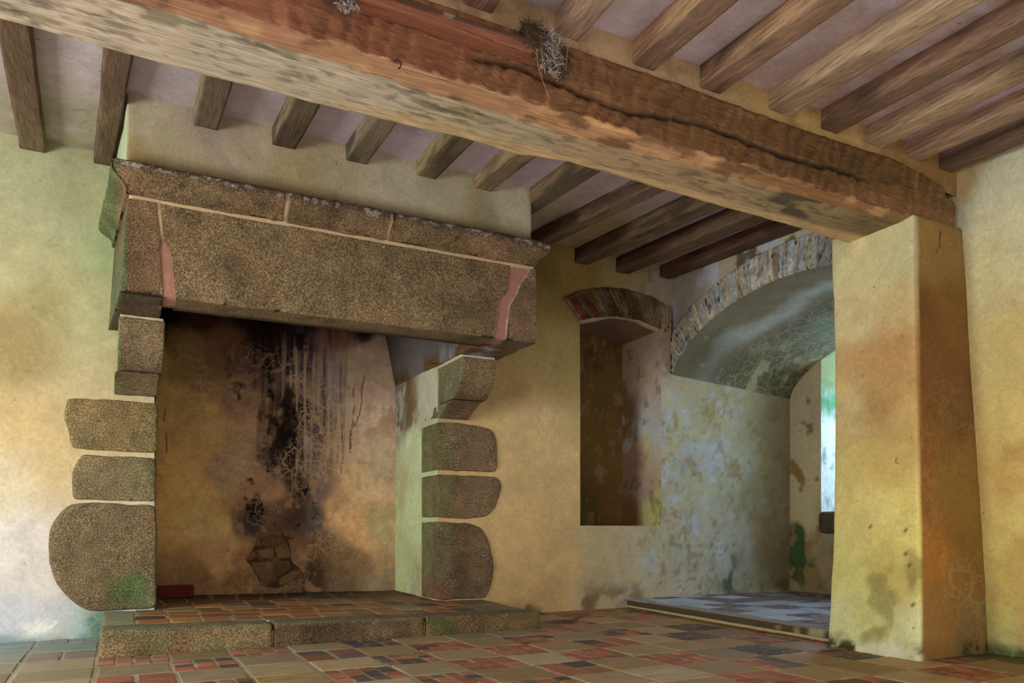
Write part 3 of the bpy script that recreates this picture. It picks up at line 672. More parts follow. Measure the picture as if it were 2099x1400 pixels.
c = np.where(near[:, None], mixc(c, (222, 158, 98), (1-sm(edge, .0, .07))*.16*sm(P[:, 0], 5.2, 4.0)), c)
cc = idw(P, [((0, 3.75, 3.4), (176, 122, 86)), ((1.5, 3.75, 3.4), (186, 136, 92)), ((3, 3.75, 3.4), (196, 142, 88)), ((4.5, 3.75, 3.4), (156, 110, 62)), ((5.5, 3.75, 3.4), (140, 106, 60))], .8)
cc = patchy(cc, P*[.6, 1, 1], (104, 70, 44), 8, .54, .64, 88, np.full(len(P), .75)); cc = patchy(cc, P*[.5, 1, 1], (222, 172, 116), 11, .54, .64, 89, np.full(len(P), .5))
jn = .10*(fbm(P*[1, 1, 1], 7, 3, 90)-.5)
c = mixc(c, cc, np.where(near, sm(P[:, 2]-zc.repeat(nP)+jn*.4, .016, .0), 0)); c = np.where(cham[:, None], cc, c)
c = mixc(c, (150, 104, 60), np.where(near, sm(P[:, 2]-zc.repeat(nP)+jn, .20, .05)*sm(P[:, 0], 4.3, 5.0)*.8, 0))
uu = idw(P, [((-.5, 4, 3.4), (212, 190, 166)), ((1, 4, 3.4), (204, 188, 162)), ((2, 4, 3.4), (190, 172, 136)), ((2.8, 4, 3.4), (186, 156, 112)), ((3.6, 4, 3.4), (176, 148, 104)), ((4.5, 4, 3.4), (160, 140, 100)), ((5.4, 4, 3.4), (130, 108, 72))], .6)
uu = patchy(uu, P*[.22, 1, 1], (112, 104, 66), 26, .50, .62, 4, (1-sm(P[:, 0], 1.8, 2.6))*.62*sm(fbm(P, 2.5, 3, 6), .38, .55)); uu = patchy(uu, P*[.3, 1, 1], (84, 70, 66), 30, .58, .66, 9, np.full(len(P), .5))
uu = patchy(uu, P*[.35, 1, 1], (78, 66, 58), 12, .48, .60, 14, sm(fbm(P*[.6, 1, 1], 3, 3, 16), .42, .55)* sm(P[:, 0], 2.0, 2.6)*sm(P[:, 1], 4.22, 4.1)*.85)
uu = mixc(uu, (214, 180, 122), sm(P[:, 1], 4.10, 4.2)*sm(P[:, 0], .8, 1.6)*.8)
c = np.where(und[:, None], uu, c)
c = mixc(c, (28, 16, 10), np.clip(ck*1.3, 0, 1)); c = mixc(c, (205, 150, 84), np.where(near, sm(np.abs(P[:, 0]-5.48+.05*fbm(P, 6, 3, 3)), .035, .0)*sm(P[:, 2], 3.5, 3.6), 0)*.35)
F = quads(len(bxs), nP); wrap = np.stack([np.arange(len(bxs)-1)*nP+nP-1, (np.arange(len(bxs)-1)+1)*nP+nP-1, (np.arange(len(bxs)-1)+1)*nP, np.arange(len(bxs)-1)*nP], 1)
F = [tuple(f) for f in np.concatenate([F, wrap])]+[tuple(range(nP)), tuple(reversed(range((len(bxs)-1)*nP, len(bxs)*nP)))]
beam = mesh('main_beam', P2, F, WX, None, None, c, True)
tag(beam, 'massive adze-hewn oak beam crossing the whole ceiling onto the plaster pillar', 'beam')

# batten nailed along the beam, hook, nest
ba, bb = onY(722, 12, 3.70), onY(1165, 148, 3.70)
def bw(P):
    Q = P.copy(); t = P[:, 0]; Q[:, 0] = ba[0]+(bb[0]-ba[0])*t; Q[:, 2] = P[:, 2]+ba[2]+(bb[2]-ba[2])*t+.004*np.sin(t*9); return Q
def bcol(P):
    t = (P[:, 0]-ba[0])/(bb[0]-ba[0]); zz = P[:, 2]-(ba[2]+(bb[2]-ba[2])*t)
    c = np.tile(lin((92, 62, 46)), (len(P), 1)); c = mixc(c, (150, 88, 58), sm(zz, .048, .040)); return patchy(c, P, (140, 128, 124), 14, .62, .68, 3, sm(zz, .04, .05))
bat = gridbox('wooden_batten', (0, 3.635, .0), (1, 3.745, .075), (.01, .02, .012), .006, WX, bcol, bw, .004, 6)
tag(bat, 'long thin reddish wooden batten nailed along the top of the main beam', 'batten')
mm_, tt_, b_ = NT('dark_iron'); b_.inputs['Base Color'].default_value = (.03, .025, .02, 1); b_.inputs['Metallic'].default_value = .6; b_.inputs['Roughness'].default_value = .6
def hook(name, u, v, Y, r, th, label, cat, arc):
    c0 = np.array(onY(u, v, Y)); pts = [c0+np.array([r*math.cos(a), -.012*math.sin((a-arc[0])/(arc[1]-arc[0])*math.pi), r*math.sin(a)]) for a in np.linspace(arc[0], arc[1], 14)]
    V, F = tube(pts, th); return tag(mesh(name, V, F, mm_), label, cat)
hook('iron_hook', 813, 133, 3.715, .020, .0035, 'small bent iron hook stuck in lower edge of the beam face', 'hook', (-1.2, 2.4))
nq = np.array([onX(u, v, 3.20) for u, v in ((893, 746), (902, 744))]); nq[0, 0] -= .05; nq[1, 0] += .03
V, F = tube([nq[0], nq[0]+(nq[1]-nq[0])*.1, nq[1]], [.010, .0045, .0045]); tag(mesh('iron_nail', V, F, mm_), 'black iron nail in the mortar joint inside the right corbel', 'nail')

nm, nt, nbs = NT('nest_mud'); at = node(nt, 'ShaderNodeAttribute', attribute_name='Col'); nt.links.new(at.outputs['Color'], nbs.inputs['Base Color']); nbs.inputs['Roughness'].default_value = 1
def nest(uc, vc, Yc, rx, rz, n, label, loc, straws, dens):
    cc0 = np.array(onY(uc, vc, Yc)); t = empty('bird_nest', tuple(cc0), label, 'nest')
    P, F = [], []; nu, nv = 40, 26
    for i in range(nu):
        a = 2*math.pi*i/nu
        for j in range(nv):
            b = math.pi*j/(nv-1); P.append([rx*math.sin(b)*math.cos(a), .055*math.sin(b)*math.sin(a), rz*math.cos(b)])
    P = np.array(P); P[:, 2] -= .35*P[:, 0]; F = [tuple(f) for f in quads(nu, nv)]+[((nu-1)*nv+j, j, j+1, (nu-1)*nv+j+1) for j in range(nv-1)]
    nn = fbm(P+3, 38, 3, 4); P = P*(1+.35*(nn-.5))[:, None]
    droop = np.exp(-((P[:, 0]-.02)/.05)**2); c = mixc(np.tile(lin((64, 50, 38)), (len(P), 1)), (190, 184, 190), sm(fbm(P, 60, 3, 9), .42, .58)*droop*.9)
    mesh('nest_cup', P+cc0, F, nm, t, tuple(cc0), c, True)
    random.seed(n); VV, FF, CC = [], [], []
    for q in range(dens):
        a = random.uniform(0, 6.28); b = random.uniform(.2, 2.95); p = np.array([rx*math.sin(b)*math.cos(a), -abs(.056*math.sin(b)*math.sin(a)), rz*math.cos(b)]); p[2] -= .35*p[0]
        d = np.array([random.uniform(-1, 1), random.uniform(-.5, .3), random.uniform(-1, 1)]); d /= np.linalg.norm(d); L = random.uniform(.02, .06)
        bend = np.array([random.uniform(-.01, .01), -.008, random.uniform(-.01, .01)])
        v, f = tube([cc0+p, cc0+p+d*L*.5+bend, cc0+p+d*L], .0013, 3); o = len(VV); VV += list(v); FF += [tuple(o+i for i in g) for g in f]
        w = math.exp(-((p[0]-.02)/.05)**2); col = random.choice([(176, 168, 170), (210, 204, 206), (120, 100, 80)]) if random.random() < w else random.choice([(70, 54, 40), (96, 78, 56), (130, 106, 76)])
        CC += [lin(col)]*len(v)
    x = mesh('nest_twigs', VV, FF, nm, t, tuple(cc0), np.array(CC), False); x['kind'] = 'stuff'
    for pts in straws:
        Q = [onY(u, v, Yc-.06) for u, v in pts]; v, f = tube(Q, .0018, 4); mesh('hanging_straw', v, f, nm, t, tuple(Q[0]), np.tile(lin((176, 130, 80)), (len(v), 1)), False)
nest(1117, 104, 3.665, .165, .095, 3, 'shaggy straw and mud bird nest with white droppings, perched on the beam', None,
     [[(1100, 100), (1101, 120), (1104, 140), (1112, 165), (1120, 185), (1128, 207)], [(1110, 100), (1112, 125), (1111, 148), (1108, 155)], [(1164, 98), (1162, 120), (1160, 145)]], 900)
nest(703, -2, 3.665, .06, .05, 5, 'remnant of a small nest on the beam at the top edge by the batten end', None, [], 160)

# ================================================================== FIREPLACE
fire = empty('fireplace', (1.8, 7.4, 0), 'monumental granite fireplace with a deep corbelled lintel and soot-stained hearth', 'fireplace')
def gran(base, alt=(140, 104, 62), seed=0, extra=None):
    def f(P):
        c = np.tile(lin(base), (len(P), 1)); c = mixc(c, alt, sm(fbm(P, 1.9, 4, seed), .42, .65)*.7)
        c = mixc(c, tuple(np.array(base)*.72), sm(fbm(P, 2.6, 4, seed+7), .55, .72)*.7)
        return extra(P, c) if extra else c
    return f
GB1 = (148, 118, 78)
YL = 6.72
def xz(L, Y): return [(p[0], p[2]) for p in (onY(u, v, Y) for u, v in L)]
def xe(L, Y):                       # edge x as a function of z from pixels
    q = np.array(xz(L, Y)); q = q[np.argsort(q[:, 1])]; return lambda z: np.interp(z, q[:, 1], q[:, 0])
ZL0, ZL1, ZC1 = 2.895, 3.655, 3.905
def zb(x): return ZL0-.008+.006*x
def zj(x): return ZL1+.004*x
LA = xe([(262, 400), (247, 600)], YL); LB = xe([(319, 408), (329, 490), (326, 506), (331, 560), (336, 612)], YL)
MA = xe([(327, 408), (335, 488), (350, 512), (361, 612)], YL); MB = xe([(1045, 540), (1040, 598), (1025, 615), (1015, 700)], YL)
RA = xe([(1087, 540), (1084, 560), (1066, 588), (1061, 602), (1045, 628), (1037, 705)], YL); RB = lambda z: 3.755+0*z
def lw(xa, xb, side=0, depth=.36):
    def f(P):
        Q = P.copy(); zz = P[:, 2]; a, b = xa(zz), xb(zz)
        x = a+(b-a)*P[:, 0]
        if side < 0: x = x-(1-P[:, 0])*.10*(P[:, 1]-YL)/1.33
        Q[:, 0] = x; t = (zz-ZL0)/(ZL1-ZL0); Q[:, 2] = zb(x)+(zj(x)-zb(x)-.02)*t; return Q
    return f
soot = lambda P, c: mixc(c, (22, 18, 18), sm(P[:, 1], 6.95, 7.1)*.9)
def green(x0):
    def f(P, c):
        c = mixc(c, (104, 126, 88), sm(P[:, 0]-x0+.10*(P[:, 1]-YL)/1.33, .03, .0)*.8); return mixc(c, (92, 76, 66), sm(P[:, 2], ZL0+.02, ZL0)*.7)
    return f
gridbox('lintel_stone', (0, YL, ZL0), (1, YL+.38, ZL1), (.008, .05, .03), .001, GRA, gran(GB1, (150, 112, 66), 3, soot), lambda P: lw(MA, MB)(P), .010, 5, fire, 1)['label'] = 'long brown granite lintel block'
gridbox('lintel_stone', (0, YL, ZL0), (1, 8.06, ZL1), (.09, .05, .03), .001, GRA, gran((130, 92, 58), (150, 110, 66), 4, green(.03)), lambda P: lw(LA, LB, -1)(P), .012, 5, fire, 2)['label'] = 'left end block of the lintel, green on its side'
def rext(P, c): 
    c = mixc(c, (132, 128, 138), sm(P[:, 0]-RA(P[:, 2]), .05, .0)*.6); return mixc(c, (112, 96, 92), sm(P[:, 2], ZL0+.03, ZL0)*.7)
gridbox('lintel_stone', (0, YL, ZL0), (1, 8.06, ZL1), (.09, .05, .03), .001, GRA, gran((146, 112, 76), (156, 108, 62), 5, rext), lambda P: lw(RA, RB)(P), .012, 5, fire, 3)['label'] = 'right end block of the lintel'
# inner cheek above the right corbel: the grey return block
def cheekc(P):
    c = np.tile(lin((124, 116, 116)), (len(P), 1)); c = mixc(c, (170, 166, 178), sm(fbm(P*[1, 1, .3], 12, 3, 4), .52, .62)*sm(P[:, 1], 8.2, 7.4)); return mixc(c, (112, 84, 56), sm(fbm(P, 3, 3, 7), .5, .6)*sm(P[:, 2], 3.1, 2.95))
def chw(P):
    Q = P.copy(); Q[:, 0] = P[:, 0]-.16*sm(P[:, 1], 8.0, 9.5)*(P[:, 2]-2.88)/.8*(P[:, 0] < 3.4); return Q
gridbox('cheek_stone', (3.20, 7.11, 2.885), (3.60, 9.55, 3.9), .05, .02, PLA, cheekc, chw, .012, 4, fire)['label'] = 'grey inner block above right corbel'
# joint bed behind the stones
def bed(P):
    c = np.tile(lin((222, 190, 150)), (len(P), 1)); pk = sm(np.abs(P[:, 0]-(LB(P[:, 2])+MA(P[:, 2]))/2), .3, .2)*sm(P[:, 2], 3.40, 3.34)
    pk = np.maximum(pk, (P[:, 0] > 3.3)*(P[:, 0] < RA(P[:, 2])-.012)*(P[:, 2] < ZL1)); pk = np.maximum(pk, (P[:, 0] > RA(P[:, 2])-.0)*(P[:, 2] < 3.63)*(P[:, 2] > 3.4))
    pk = np.maximum(pk, sm(np.abs(P[:, 0]-2.13-.0), .05, .02)*(P[:, 2] > ZL1+.02)); pk = np.maximum(pk, sm(np.abs(P[:, 0]-1.18), .035, .02)*(P[:, 2] > ZL1+.02))
    return mixc(c, (182, 128, 112), pk)
def bedw(P):
    Q = P.copy(); t = P[:, 0]; a = LA(P[:, 2])+.012; b = 3.742; Q[:, 0] = a+(b-a)*t-(t < .5)*.10*(P[:, 1]-YL)/1.33; Q[:, 2] = np.where(P[:, 2] < ZL0+.02, zb(Q[:, 0])+.008, P[:, 2]); return Q
gridbox('mortar', (0, YL+.006, ZL0+.01), (1, YL+.34, ZC1-.05), (.006, .1, .02), .0, MOR, bed, bedw, .003, 6, fire)
# cornice
def cy(zz):                           # cavetto under a rounded, worn nosing
    t = np.clip((zz-ZL1)/(ZC1-ZL1), 0, 1); return -(.015+.115*sm(t, .18, .62))+.05*sm(t, .86, 1.)
def cw(x0f, x1f, side=0):
    def f(P):
        Q = P.copy(); t = P[:, 0]; zz = P[:, 2]; fr = P[:, 1] < YL+.3
        a, b = x0f, x1f; x = a+(b-a)*t
        o = -cy(zz)
        if side < 0: x = x-(1-t)*(o*.9+.11*np.clip((P[:, 1]-YL)/1.33, 0, 1))
        if side > 0: x = x+t*(o*.9)
        Q[:, 0] = x; Q[:, 1] = np.where(fr, P[:, 1]+cy(zz)*sm(P[:, 1], YL+.3, YL+.02), P[:, 1]); tt = (zz-ZL1)/(ZC1-ZL1); Q[:, 2] = zj(x)+.012+tt*(ZC1-ZL1-.012)-.03*(P[:, 1]-YL)*(side == 0)*0; return Q
    return f
def cx_(u, v=430): return onY(u, v, YL-.1)[0]
def ctop(P, c): 
    m = sm(P[:, 2]+.09*(fbm(P, 9, 3, 5)-.5), ZC1-.085, ZC1-.04)
    return mixc(mixc(c, (104, 78, 72), m*.9), (200, 184, 190), m*sm(fbm(P, 26, 3, 6), .52, .62)*.8)
for a, b, s, sd, lb in ((.055, cx_(583, 390), -1, 6, 'left cornice block, green on its side'), (cx_(594, 390), cx_(797, 440), 0, 7, None), (cx_(805, 440), 3.745, 1, 8, 'right cornice block with rounded end')):
    o = gridbox('cornice_stone', (0, YL, ZL1), (1, 8.06 if s else YL+.5, ZC1), (.02, .04, .016), .001, GRA,
                gran((140, 108, 70), (156, 110, 62), sd, (lambda P, c: mixc(ctop(P, c), (96, 122, 70), sm(P[:, 0], .02, -.05)*.8)) if s < 0 else ctop), cw(a, b, s), .014, 6, fire, sd)
    if lb: o['label'] = lb
for u in (590, 801):
    gridbox('mortar', (0, YL+.014, ZL1), (1, YL+.4, ZC1-.03), (.5, .04, .016), .0, MOR, (206, 172, 140), cw(cx_(u-8, 410), cx_(u+8, 410), 0), .004, 8, fire)
# chimney breast
BA = anchY(YBr, [(300, 260, (196, 184, 158)), (290, 300, (170, 150, 100)), (500, 300, (204, 186, 160)), (600, 370, (186, 168, 124)), (700, 380, (200, 184, 156)), (800, 360, (204, 196, 170)), (900, 400, (200, 192, 162)), (1050, 420, (214, 210, 180)), (1000, 450, (176, 166, 130)), (450, 240, (190, 170, 156))])
def brc(P):
    c = idw(warpP(P, .12), BA, .3); zl = ZC1+.02
    c = mixc(c, (140, 120, 76), sm(P[:, 2], zl+.13+.05*fbm(P, 3, 3, 3), zl)*.8); c = mixc(c, (190, 206, 170), sm(P[:, 1], YBr+.02, YBr+.05)*.9); return c
def brw(P):
    Q = P.copy(); Q[:, 0] = P[:, 0]-.10*(P[:, 0] < 1)*(P[:, 1]-YBr)/1.33; return Q
gridbox('chimney_breast', (.055, YBr, 3.86), (3.70, 8.06, 4.56), (.04, .06, .03), .012, PLA, brc, brw, .012, 2.5, fire)
# corbels
cpz = [2.20, 2.28, 2.345, 2.40, 2.44, 2.53, 2.63, 2.74, 2.79, 2.87, 2.9]; cpy = [8.05, 8.00, 7.90, 7.78, 7.62, 7.49, 7.42, 7.41, 7.385, 7.385, 7.385]
def corb(x0, x1, z0, z1, inner, seed, green_side=None, xt=None):
    def w(P):
        Q = P.copy(); t = np.clip((P[:, 1]-7.3)/(8.6-7.3), 0, 1); f = np.interp(P[:, 2], cpz, cpy); back = 8.6
        Q[:, 1] = f+(back-f)*t
        if xt: Q[:, 0] = P[:, 0]+xt*(P[:, 2]-2.28)*(P[:, 0] < (x0+x1)/2)+(xt*1.0)*(P[:, 2]-2.28)*(P[:, 0] > (x0+x1)/2)
        return Q
    def ex(P, c):
        c = mixc(c, (112, 92, 84), sm(np.abs(P[:, 2]-2.46), .03, .0)*.5)
        if green_side is not None: c = mixc(c, (146, 148, 112) if green_side > 3 else (112, 138, 92), sm(np.abs(P[:, 0]-green_side), .05, .01)*.8)
        return c
    return gridbox('corbel_stone', (x0, 7.3, z0), (x1, 8.6, z1), .035, .018, GRA, gran((144, 114, 78), (150, 112, 70), seed, ex), w, .009, 6, fire, seed)
corb(3.215, 3.62, 2.445, 2.862, 0, 11, 3.215, .04); corb(3.215, 3.58, 2.285, 2.435, 0, 12, 3.215, .04)
corb(-.03, .335, 2.445, 2.862, 0, 13, -.03, .04)['label'] = 'green tinged left corbel'; corb(-.05, .315, 2.285, 2.435, 0, 14, -.05, .04)
gridbox('mortar', (3.225, 7.41, 2.852), (3.63, 8.5, 2.888), .06, .006, MOR, (226, 212, 180), None, .004, 8, fire)
gridbox('mortar', (.0, 7.41, 2.852), (.345, 8.0, 2.888), .06, .006, MOR, (214, 196, 160), None, .004, 8, fire)
# piers
def moss(P, c):
    q = np.array(onY(264, 1206, YW)); d = np.hypot((P[:, 0]-q[0])*.9, P[:, 2]-q[2])
    c = mixc(c, (92, 116, 56), sm(d+.35*(fbm(P, 9, 4, 3)-.5), .17, .07)*.95); c = mixc(c, (120, 140, 96), sm(P[:, 0], .05, .2)*sm(P[:, 2], .75, .4)*.5)
    return mixc(c, (70, 128, 110), sm(P[:, 2], .3, .2)*.4)
def pier(L, seed, base, alt, rx=None, ex=None, depth=.5, jam=None, label=None):
    o = stone('pier_stone', xz(L, YW), YW-.022, depth, GRA, gran(base, alt, seed, ex), fire, .03, .012, seed, xmin=rx)
    if label: o['label'] = label
    return o
pier([(135, 815), (200, 818), (324, 827), (323, 930), (230, 925), (147, 920), (138, 880), (131, 850)], 41, (156, 124, 66), (140, 140, 84), jam=1, label='lichen flecked block on the left pier')
pier([(168, 931), (322, 939), (321, 1029), (150, 1024), (146, 970), (158, 945)], 42, (152, 124, 82), (138, 130, 84))
pier([(145, 1033), (185, 1030), (321, 1036), (321, 1247), (182, 1254), (150, 1237), (112, 1195), (100, 1150), (101, 1080), (118, 1055)], 43, (140, 112, 76), (134, 112, 78), ex=moss, label='rounded foot block of the left pier with green moss')
rg = lambda P, c: mixc(mixc(c, (128, 126, 78), sm(P[:, 0], 3.42, 3.34)*.6), (150, 156, 104), sm(P[:, 1], 8.07, 8.12)*.5)  # front shadow edge and greenish side light put into the stone colour
pier([(893, 866), (940, 866), (985, 874), (1008, 882), (1018, 905), (1020, 955), (1014, 968), (950, 966), (893, 963)], 44, (156, 120, 74), (140, 108, 68), rx=3.205, ex=rg)
pier([(893, 972), (985, 976), (1020, 978), (1028, 998), (1016, 1040), (1000, 1058), (960, 1064), (893, 1060)], 45, (152, 116, 72), (134, 104, 66), rx=3.205, ex=rg)
pier([(893, 1069), (960, 1072), (988, 1083), (1003, 1115), (1012, 1165), (1006, 1205), (995, 1227), (893, 1231)], 46, (146, 108, 66), (130, 98, 60), rx=3.205, ex=lambda P, c: mixc(rg(P, c), (150, 84, 44), sm(P[:, 0], 3.5, 3.3)*sm(P[:, 2], .6, .3)*.7), label='rounded foot block of the right pier')

# hearth: sloping tiled top, three kerb blocks
def zh(x, y): return .225-.0135*x+.014*(y-6.68)
def hk(x0, x1, seed, cols):
    def w(P):
        Q = P.copy(); t = np.clip(P[:, 2]/.2, -.1, 1.); Q[:, 2] = np.where(P[:, 2] > .0, t*zh(P[:, 0], P[:, 1]), P[:, 2]); Q[:, 0] = P[:, 0]; return Q
    def c(P):
        top = sm(P[:, 2]-zh(P[:, 0], P[:, 1]), -.03, -.006)
        a = mixc(np.tile(lin(cols[0]), (len(P), 1)), cols[1], sm(fbm(P, 3.2, 4, seed), .45, .58)); a = mixc(a, cols[2], sm(fbm(P, 4.4, 4, seed+3), .52, .62)*.8)
        return mixc(a, cols[3], top)
    return gridbox('kerb_stone', (x0, 6.68, -.01), (x1, 7.0, .2), .03, .028, GRA, c, w, .010, 5, fire, seed)
h1 = onZ(563, 1330, 0)[0]; h2 = onY(872, 1300, 6.68)[0]
hk(-.14, h1-.006, 51, ((150, 122, 78), (156, 104, 54), (132, 124, 78), (128, 120, 90))); hk(h1+.008, h2-.004, 52, ((116, 86, 54), (96, 66, 42), (132, 104, 66), (128, 114, 82)))
hk(h2+.008, 3.79, 53, ((122, 96, 50), (112, 110, 52), (140, 100, 52), (122, 104, 72)))
gridbox('mortar', (-.11, 6.72, -.01), (3.75, 7.02, .14), .2, .0, MOR, (190, 168, 128), None, 0, 5, fire)
R = []
def hcol(x, y):
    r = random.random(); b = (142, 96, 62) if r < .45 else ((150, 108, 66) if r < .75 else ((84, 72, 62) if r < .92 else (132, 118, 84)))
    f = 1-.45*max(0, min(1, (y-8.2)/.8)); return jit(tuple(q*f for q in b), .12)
random.seed(9); y = 7.0
while y < 9.45:
    d = .28 if y < 8.8 else .24; x = .12+random.uniform(-.02, .02)
    while x < 3.28:
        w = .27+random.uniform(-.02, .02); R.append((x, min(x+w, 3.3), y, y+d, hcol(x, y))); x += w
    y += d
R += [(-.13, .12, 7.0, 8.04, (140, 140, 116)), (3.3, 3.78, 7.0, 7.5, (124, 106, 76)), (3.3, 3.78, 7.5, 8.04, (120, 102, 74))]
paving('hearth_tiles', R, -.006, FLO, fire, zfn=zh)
gridbox('hearth_side', (-.135, 6.95, -.01), (-.10, 8.04, .19), .06, .005, GRA, (128, 140, 128), None, .004, 4, fire)['label'] = 'pale damp left side of the hearth step'
gridbox('hearth_side', (3.74, 6.95, -.01), (3.785, 8.04, .165), .06, .005, GRA, (122, 98, 60), None, .004, 4, fire)

# firebox
FA = anchY(YB, [(330, 700, (150, 120, 62)), (400, 720, (120, 92, 50)), (360, 850, (158, 128, 70)), (420, 900, (186, 146, 84)), (400, 1000, (200, 156, 84)), (420, 1080, (206, 164, 98)), (440, 1150, (190, 146, 92)), (480, 1180, (120, 86, 52)), (400, 1190, (130, 98, 60)),
    (470, 700, (110, 74, 50)), (520, 760, (96, 72, 62)), (560, 690, (40, 28, 26)), (600, 720, (46, 34, 36)), (500, 830, (134, 104, 76)), (480, 950, (150, 124, 96)), (540, 880, (150, 118, 90)), (590, 840, (44, 30, 24)), (575, 880, (40, 28, 22)), (600, 930, (56, 40, 30)), (610, 1000, (60, 44, 36)), (580, 960, (62, 46, 40)),
    (540, 1000, (150, 112, 82)), (520, 1070, (64, 50, 50)), (560, 1060, (96, 70, 52)), (600, 1060, (70, 52, 40)), (640, 1070, (80, 72, 74)), (650, 1000, (120, 100, 96)), (640, 900, (120, 100, 96)), (650, 800, (128, 106, 104)), (640, 740, (82, 64, 74)), (690, 760, (140, 120, 124)),
    (690, 700, (130, 82, 66)), (720, 760, (172, 148, 124)), (760, 720, (190, 166, 146)), (760, 850, (186, 160, 140)), (700, 900, (164, 136, 110)), (740, 980, (204, 160, 120)), (700, 1050, (196, 152, 106)), (790, 950, (170, 150, 128)), (790, 1080, (160, 140, 104)), (740, 1100, (194, 148, 98)), (660, 1120, (110, 84, 62)),
    (720, 1140, (120, 94, 66)), (780, 1180, (128, 108, 84)), (640, 1180, (70, 50, 34)), (700, 1195, (100, 78, 58)), (560, 1200, (110, 84, 60)), (600, 1140, (120, 90, 62)), (500, 650, (36, 22, 18)), (420, 640, (60, 32, 18)), (650, 660, (20, 14, 16)), (760, 672, (50, 36, 32)), (560, 640, (12, 9, 9)), (380, 640, (44, 24, 14))])
hq = [onY(u, v, YB) for u, v in ((533, 1095), (575, 1088), (592, 1110), (597, 1150), (620, 1170), (600, 1190), (570, 1205), (535, 1200), (520, 1165), (505, 1150))]
def fire_col(P):
    W = P+np.stack([.16*(fbm(P*[1, 1, .6], 3.5, 4, 3)-.5)*2, 0*P[:, 0], .22*(fbm(P, 2.6, 4, 8)-.5)*2], 1)
    c = np.minimum(idw(W, FA, .13)*1.6, .85)*(.78+.44*fbm(P, 9, 5, 91))[:, None]  # colours brightened to stand in for warm light inside the firebox
    st = fbm(P*[1, 1, .04], 34, 3, 44); c = mixc(c, c*.38, sm(st, .48, .62)*sm(P[:, 0], 1.2, 1.5)*sm(P[:, 0], 2.75, 2.4)*sm(P[:, 2], 1.6, 2.2)*.8)
    c = mixc(c, (206, 176, 150), sm(fbm(P*[1, 1, .05], 30, 3, 54), .53, .63)*sm(P[:, 0], 1.6, 1.9)*sm(P[:, 2], 1.2, 2.)*sm(P[:, 2], 3.5, 3.1)*.6)
    c = patchy(c, P, (30, 20, 16), 5.5, .60, .68, 64, sm(P[:, 0], 1.0, 1.3)*sm(P[:, 0], 2.3, 2.)*.9)
    c = patchy(c, P, (190, 146, 104), 7, .57, .64, 65, sm(P[:, 0], 1.0, 1.3)*.55*sm(P[:, 2], 3.2, 2.6))
    # dark peaked scorch mark in the middle
    tip = np.array(onY(600, 790, YB)); b0 = np.array(onY(585, 920, YB)); t = (tip[2]-P[:, 2])/(tip[2]-b0[2])
    cx = tip[0]+(b0[0]-tip[0])*t+.03*np.sin(P[:, 2]*9); m = sm(np.abs(P[:, 0]-cx)-.17*np.clip(t, 0, 1)**.7+.10*(fbm(P, 9, 4, 2)-.5), .03, -.03)*(t > 0)*sm(t, 1.35, .95)
    c = mixc(c, (34, 22, 16), m*.92)
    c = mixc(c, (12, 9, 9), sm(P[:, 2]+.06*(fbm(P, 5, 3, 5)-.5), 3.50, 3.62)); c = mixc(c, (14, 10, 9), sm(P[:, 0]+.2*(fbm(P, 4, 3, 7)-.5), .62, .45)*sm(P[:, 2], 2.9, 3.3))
    for pts in (((745, 770), (742, 820), (738, 850), (722, 880), (718, 920)), ((727, 790), (726, 840), (718, 900), (716, 935)), ((700, 840), (703, 880), (702, 935), (697, 970)), ((337, 830), (340, 880), (338, 930))):
        q = np.array([onY(u, v, YB) for u, v in pts]); q = q[np.argsort(q[:, 2])]; x = np.interp(P[:, 2], q[:, 2], q[:, 0])+.06*(fbm(P*[0, 0, 1], 11, 4, 5)-.5)
        c = mixc(c, (96, 54, 26), sm(np.abs(P[:, 0]-x), .012, .004)*sm(fbm(P*[1, 0, 1], 13, 3, 6), .38, .5)*(P[:, 2] > q[0, 2])*(P[:, 2] < q[-1, 2])*.9)
    return c
def fire_alpha(P):
    q = np.array(onY(560, 900, YB)); d = np.hypot((P[:, 0]-q[0])*.9, (P[:, 2]-q[2])*.65); return sm(d, 1.75, .5)*sm(fbm(P, 2.2, 4, 70), .34, .56)*sm(P[:, 2], 3.35, 3.0)*.95
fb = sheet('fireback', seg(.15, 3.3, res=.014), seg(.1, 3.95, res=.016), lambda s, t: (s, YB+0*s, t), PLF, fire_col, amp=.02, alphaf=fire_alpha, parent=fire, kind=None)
fb['label'] = 'cracked, soot-blackened plaster back of the hearth'
# exposed rubble where the plaster has fallen off
hx = np.array([(p[0], p[2]) for p in hq]); cxy = hx.mean(0)
stone('exposed_rubble', [tuple(p) for p in hx], YB-.020, .03, MOR, lambda P: mixc(np.tile(lin((124, 92, 56)), (len(P), 1)), (80, 56, 36), sm(fbm(P, 6, 3, 5), .45, .6)), fire, .012, .01, 5)['label'] = 'patch of bare rubble masonry at foot of fireback'
random.seed(3)
RB_ = [((538, 1100), (572, 1094), (580, 1112), (558, 1120), (535, 1118)), ((562, 1122), (590, 1118), (594, 1142), (566, 1146)), ((522, 1128), (558, 1122), (560, 1142), (535, 1146)), ((512, 1152), (556, 1152), (562, 1176), (548, 1198), (524, 1178)), ((564, 1152), (592, 1148), (596, 1166), (566, 1184)), ((570, 1186), (600, 1168), (616, 1174), (596, 1192), (570, 1202))]
for i, L in enumerate(RB_):
    stone('rubble_stone', xz(L, YB), YB-.045, .03, WZ, gran(random.choice([(130, 98, 64), (112, 86, 62), (144, 110, 72)]), (104, 76, 50), i), fire, .014, .012, i, 40)
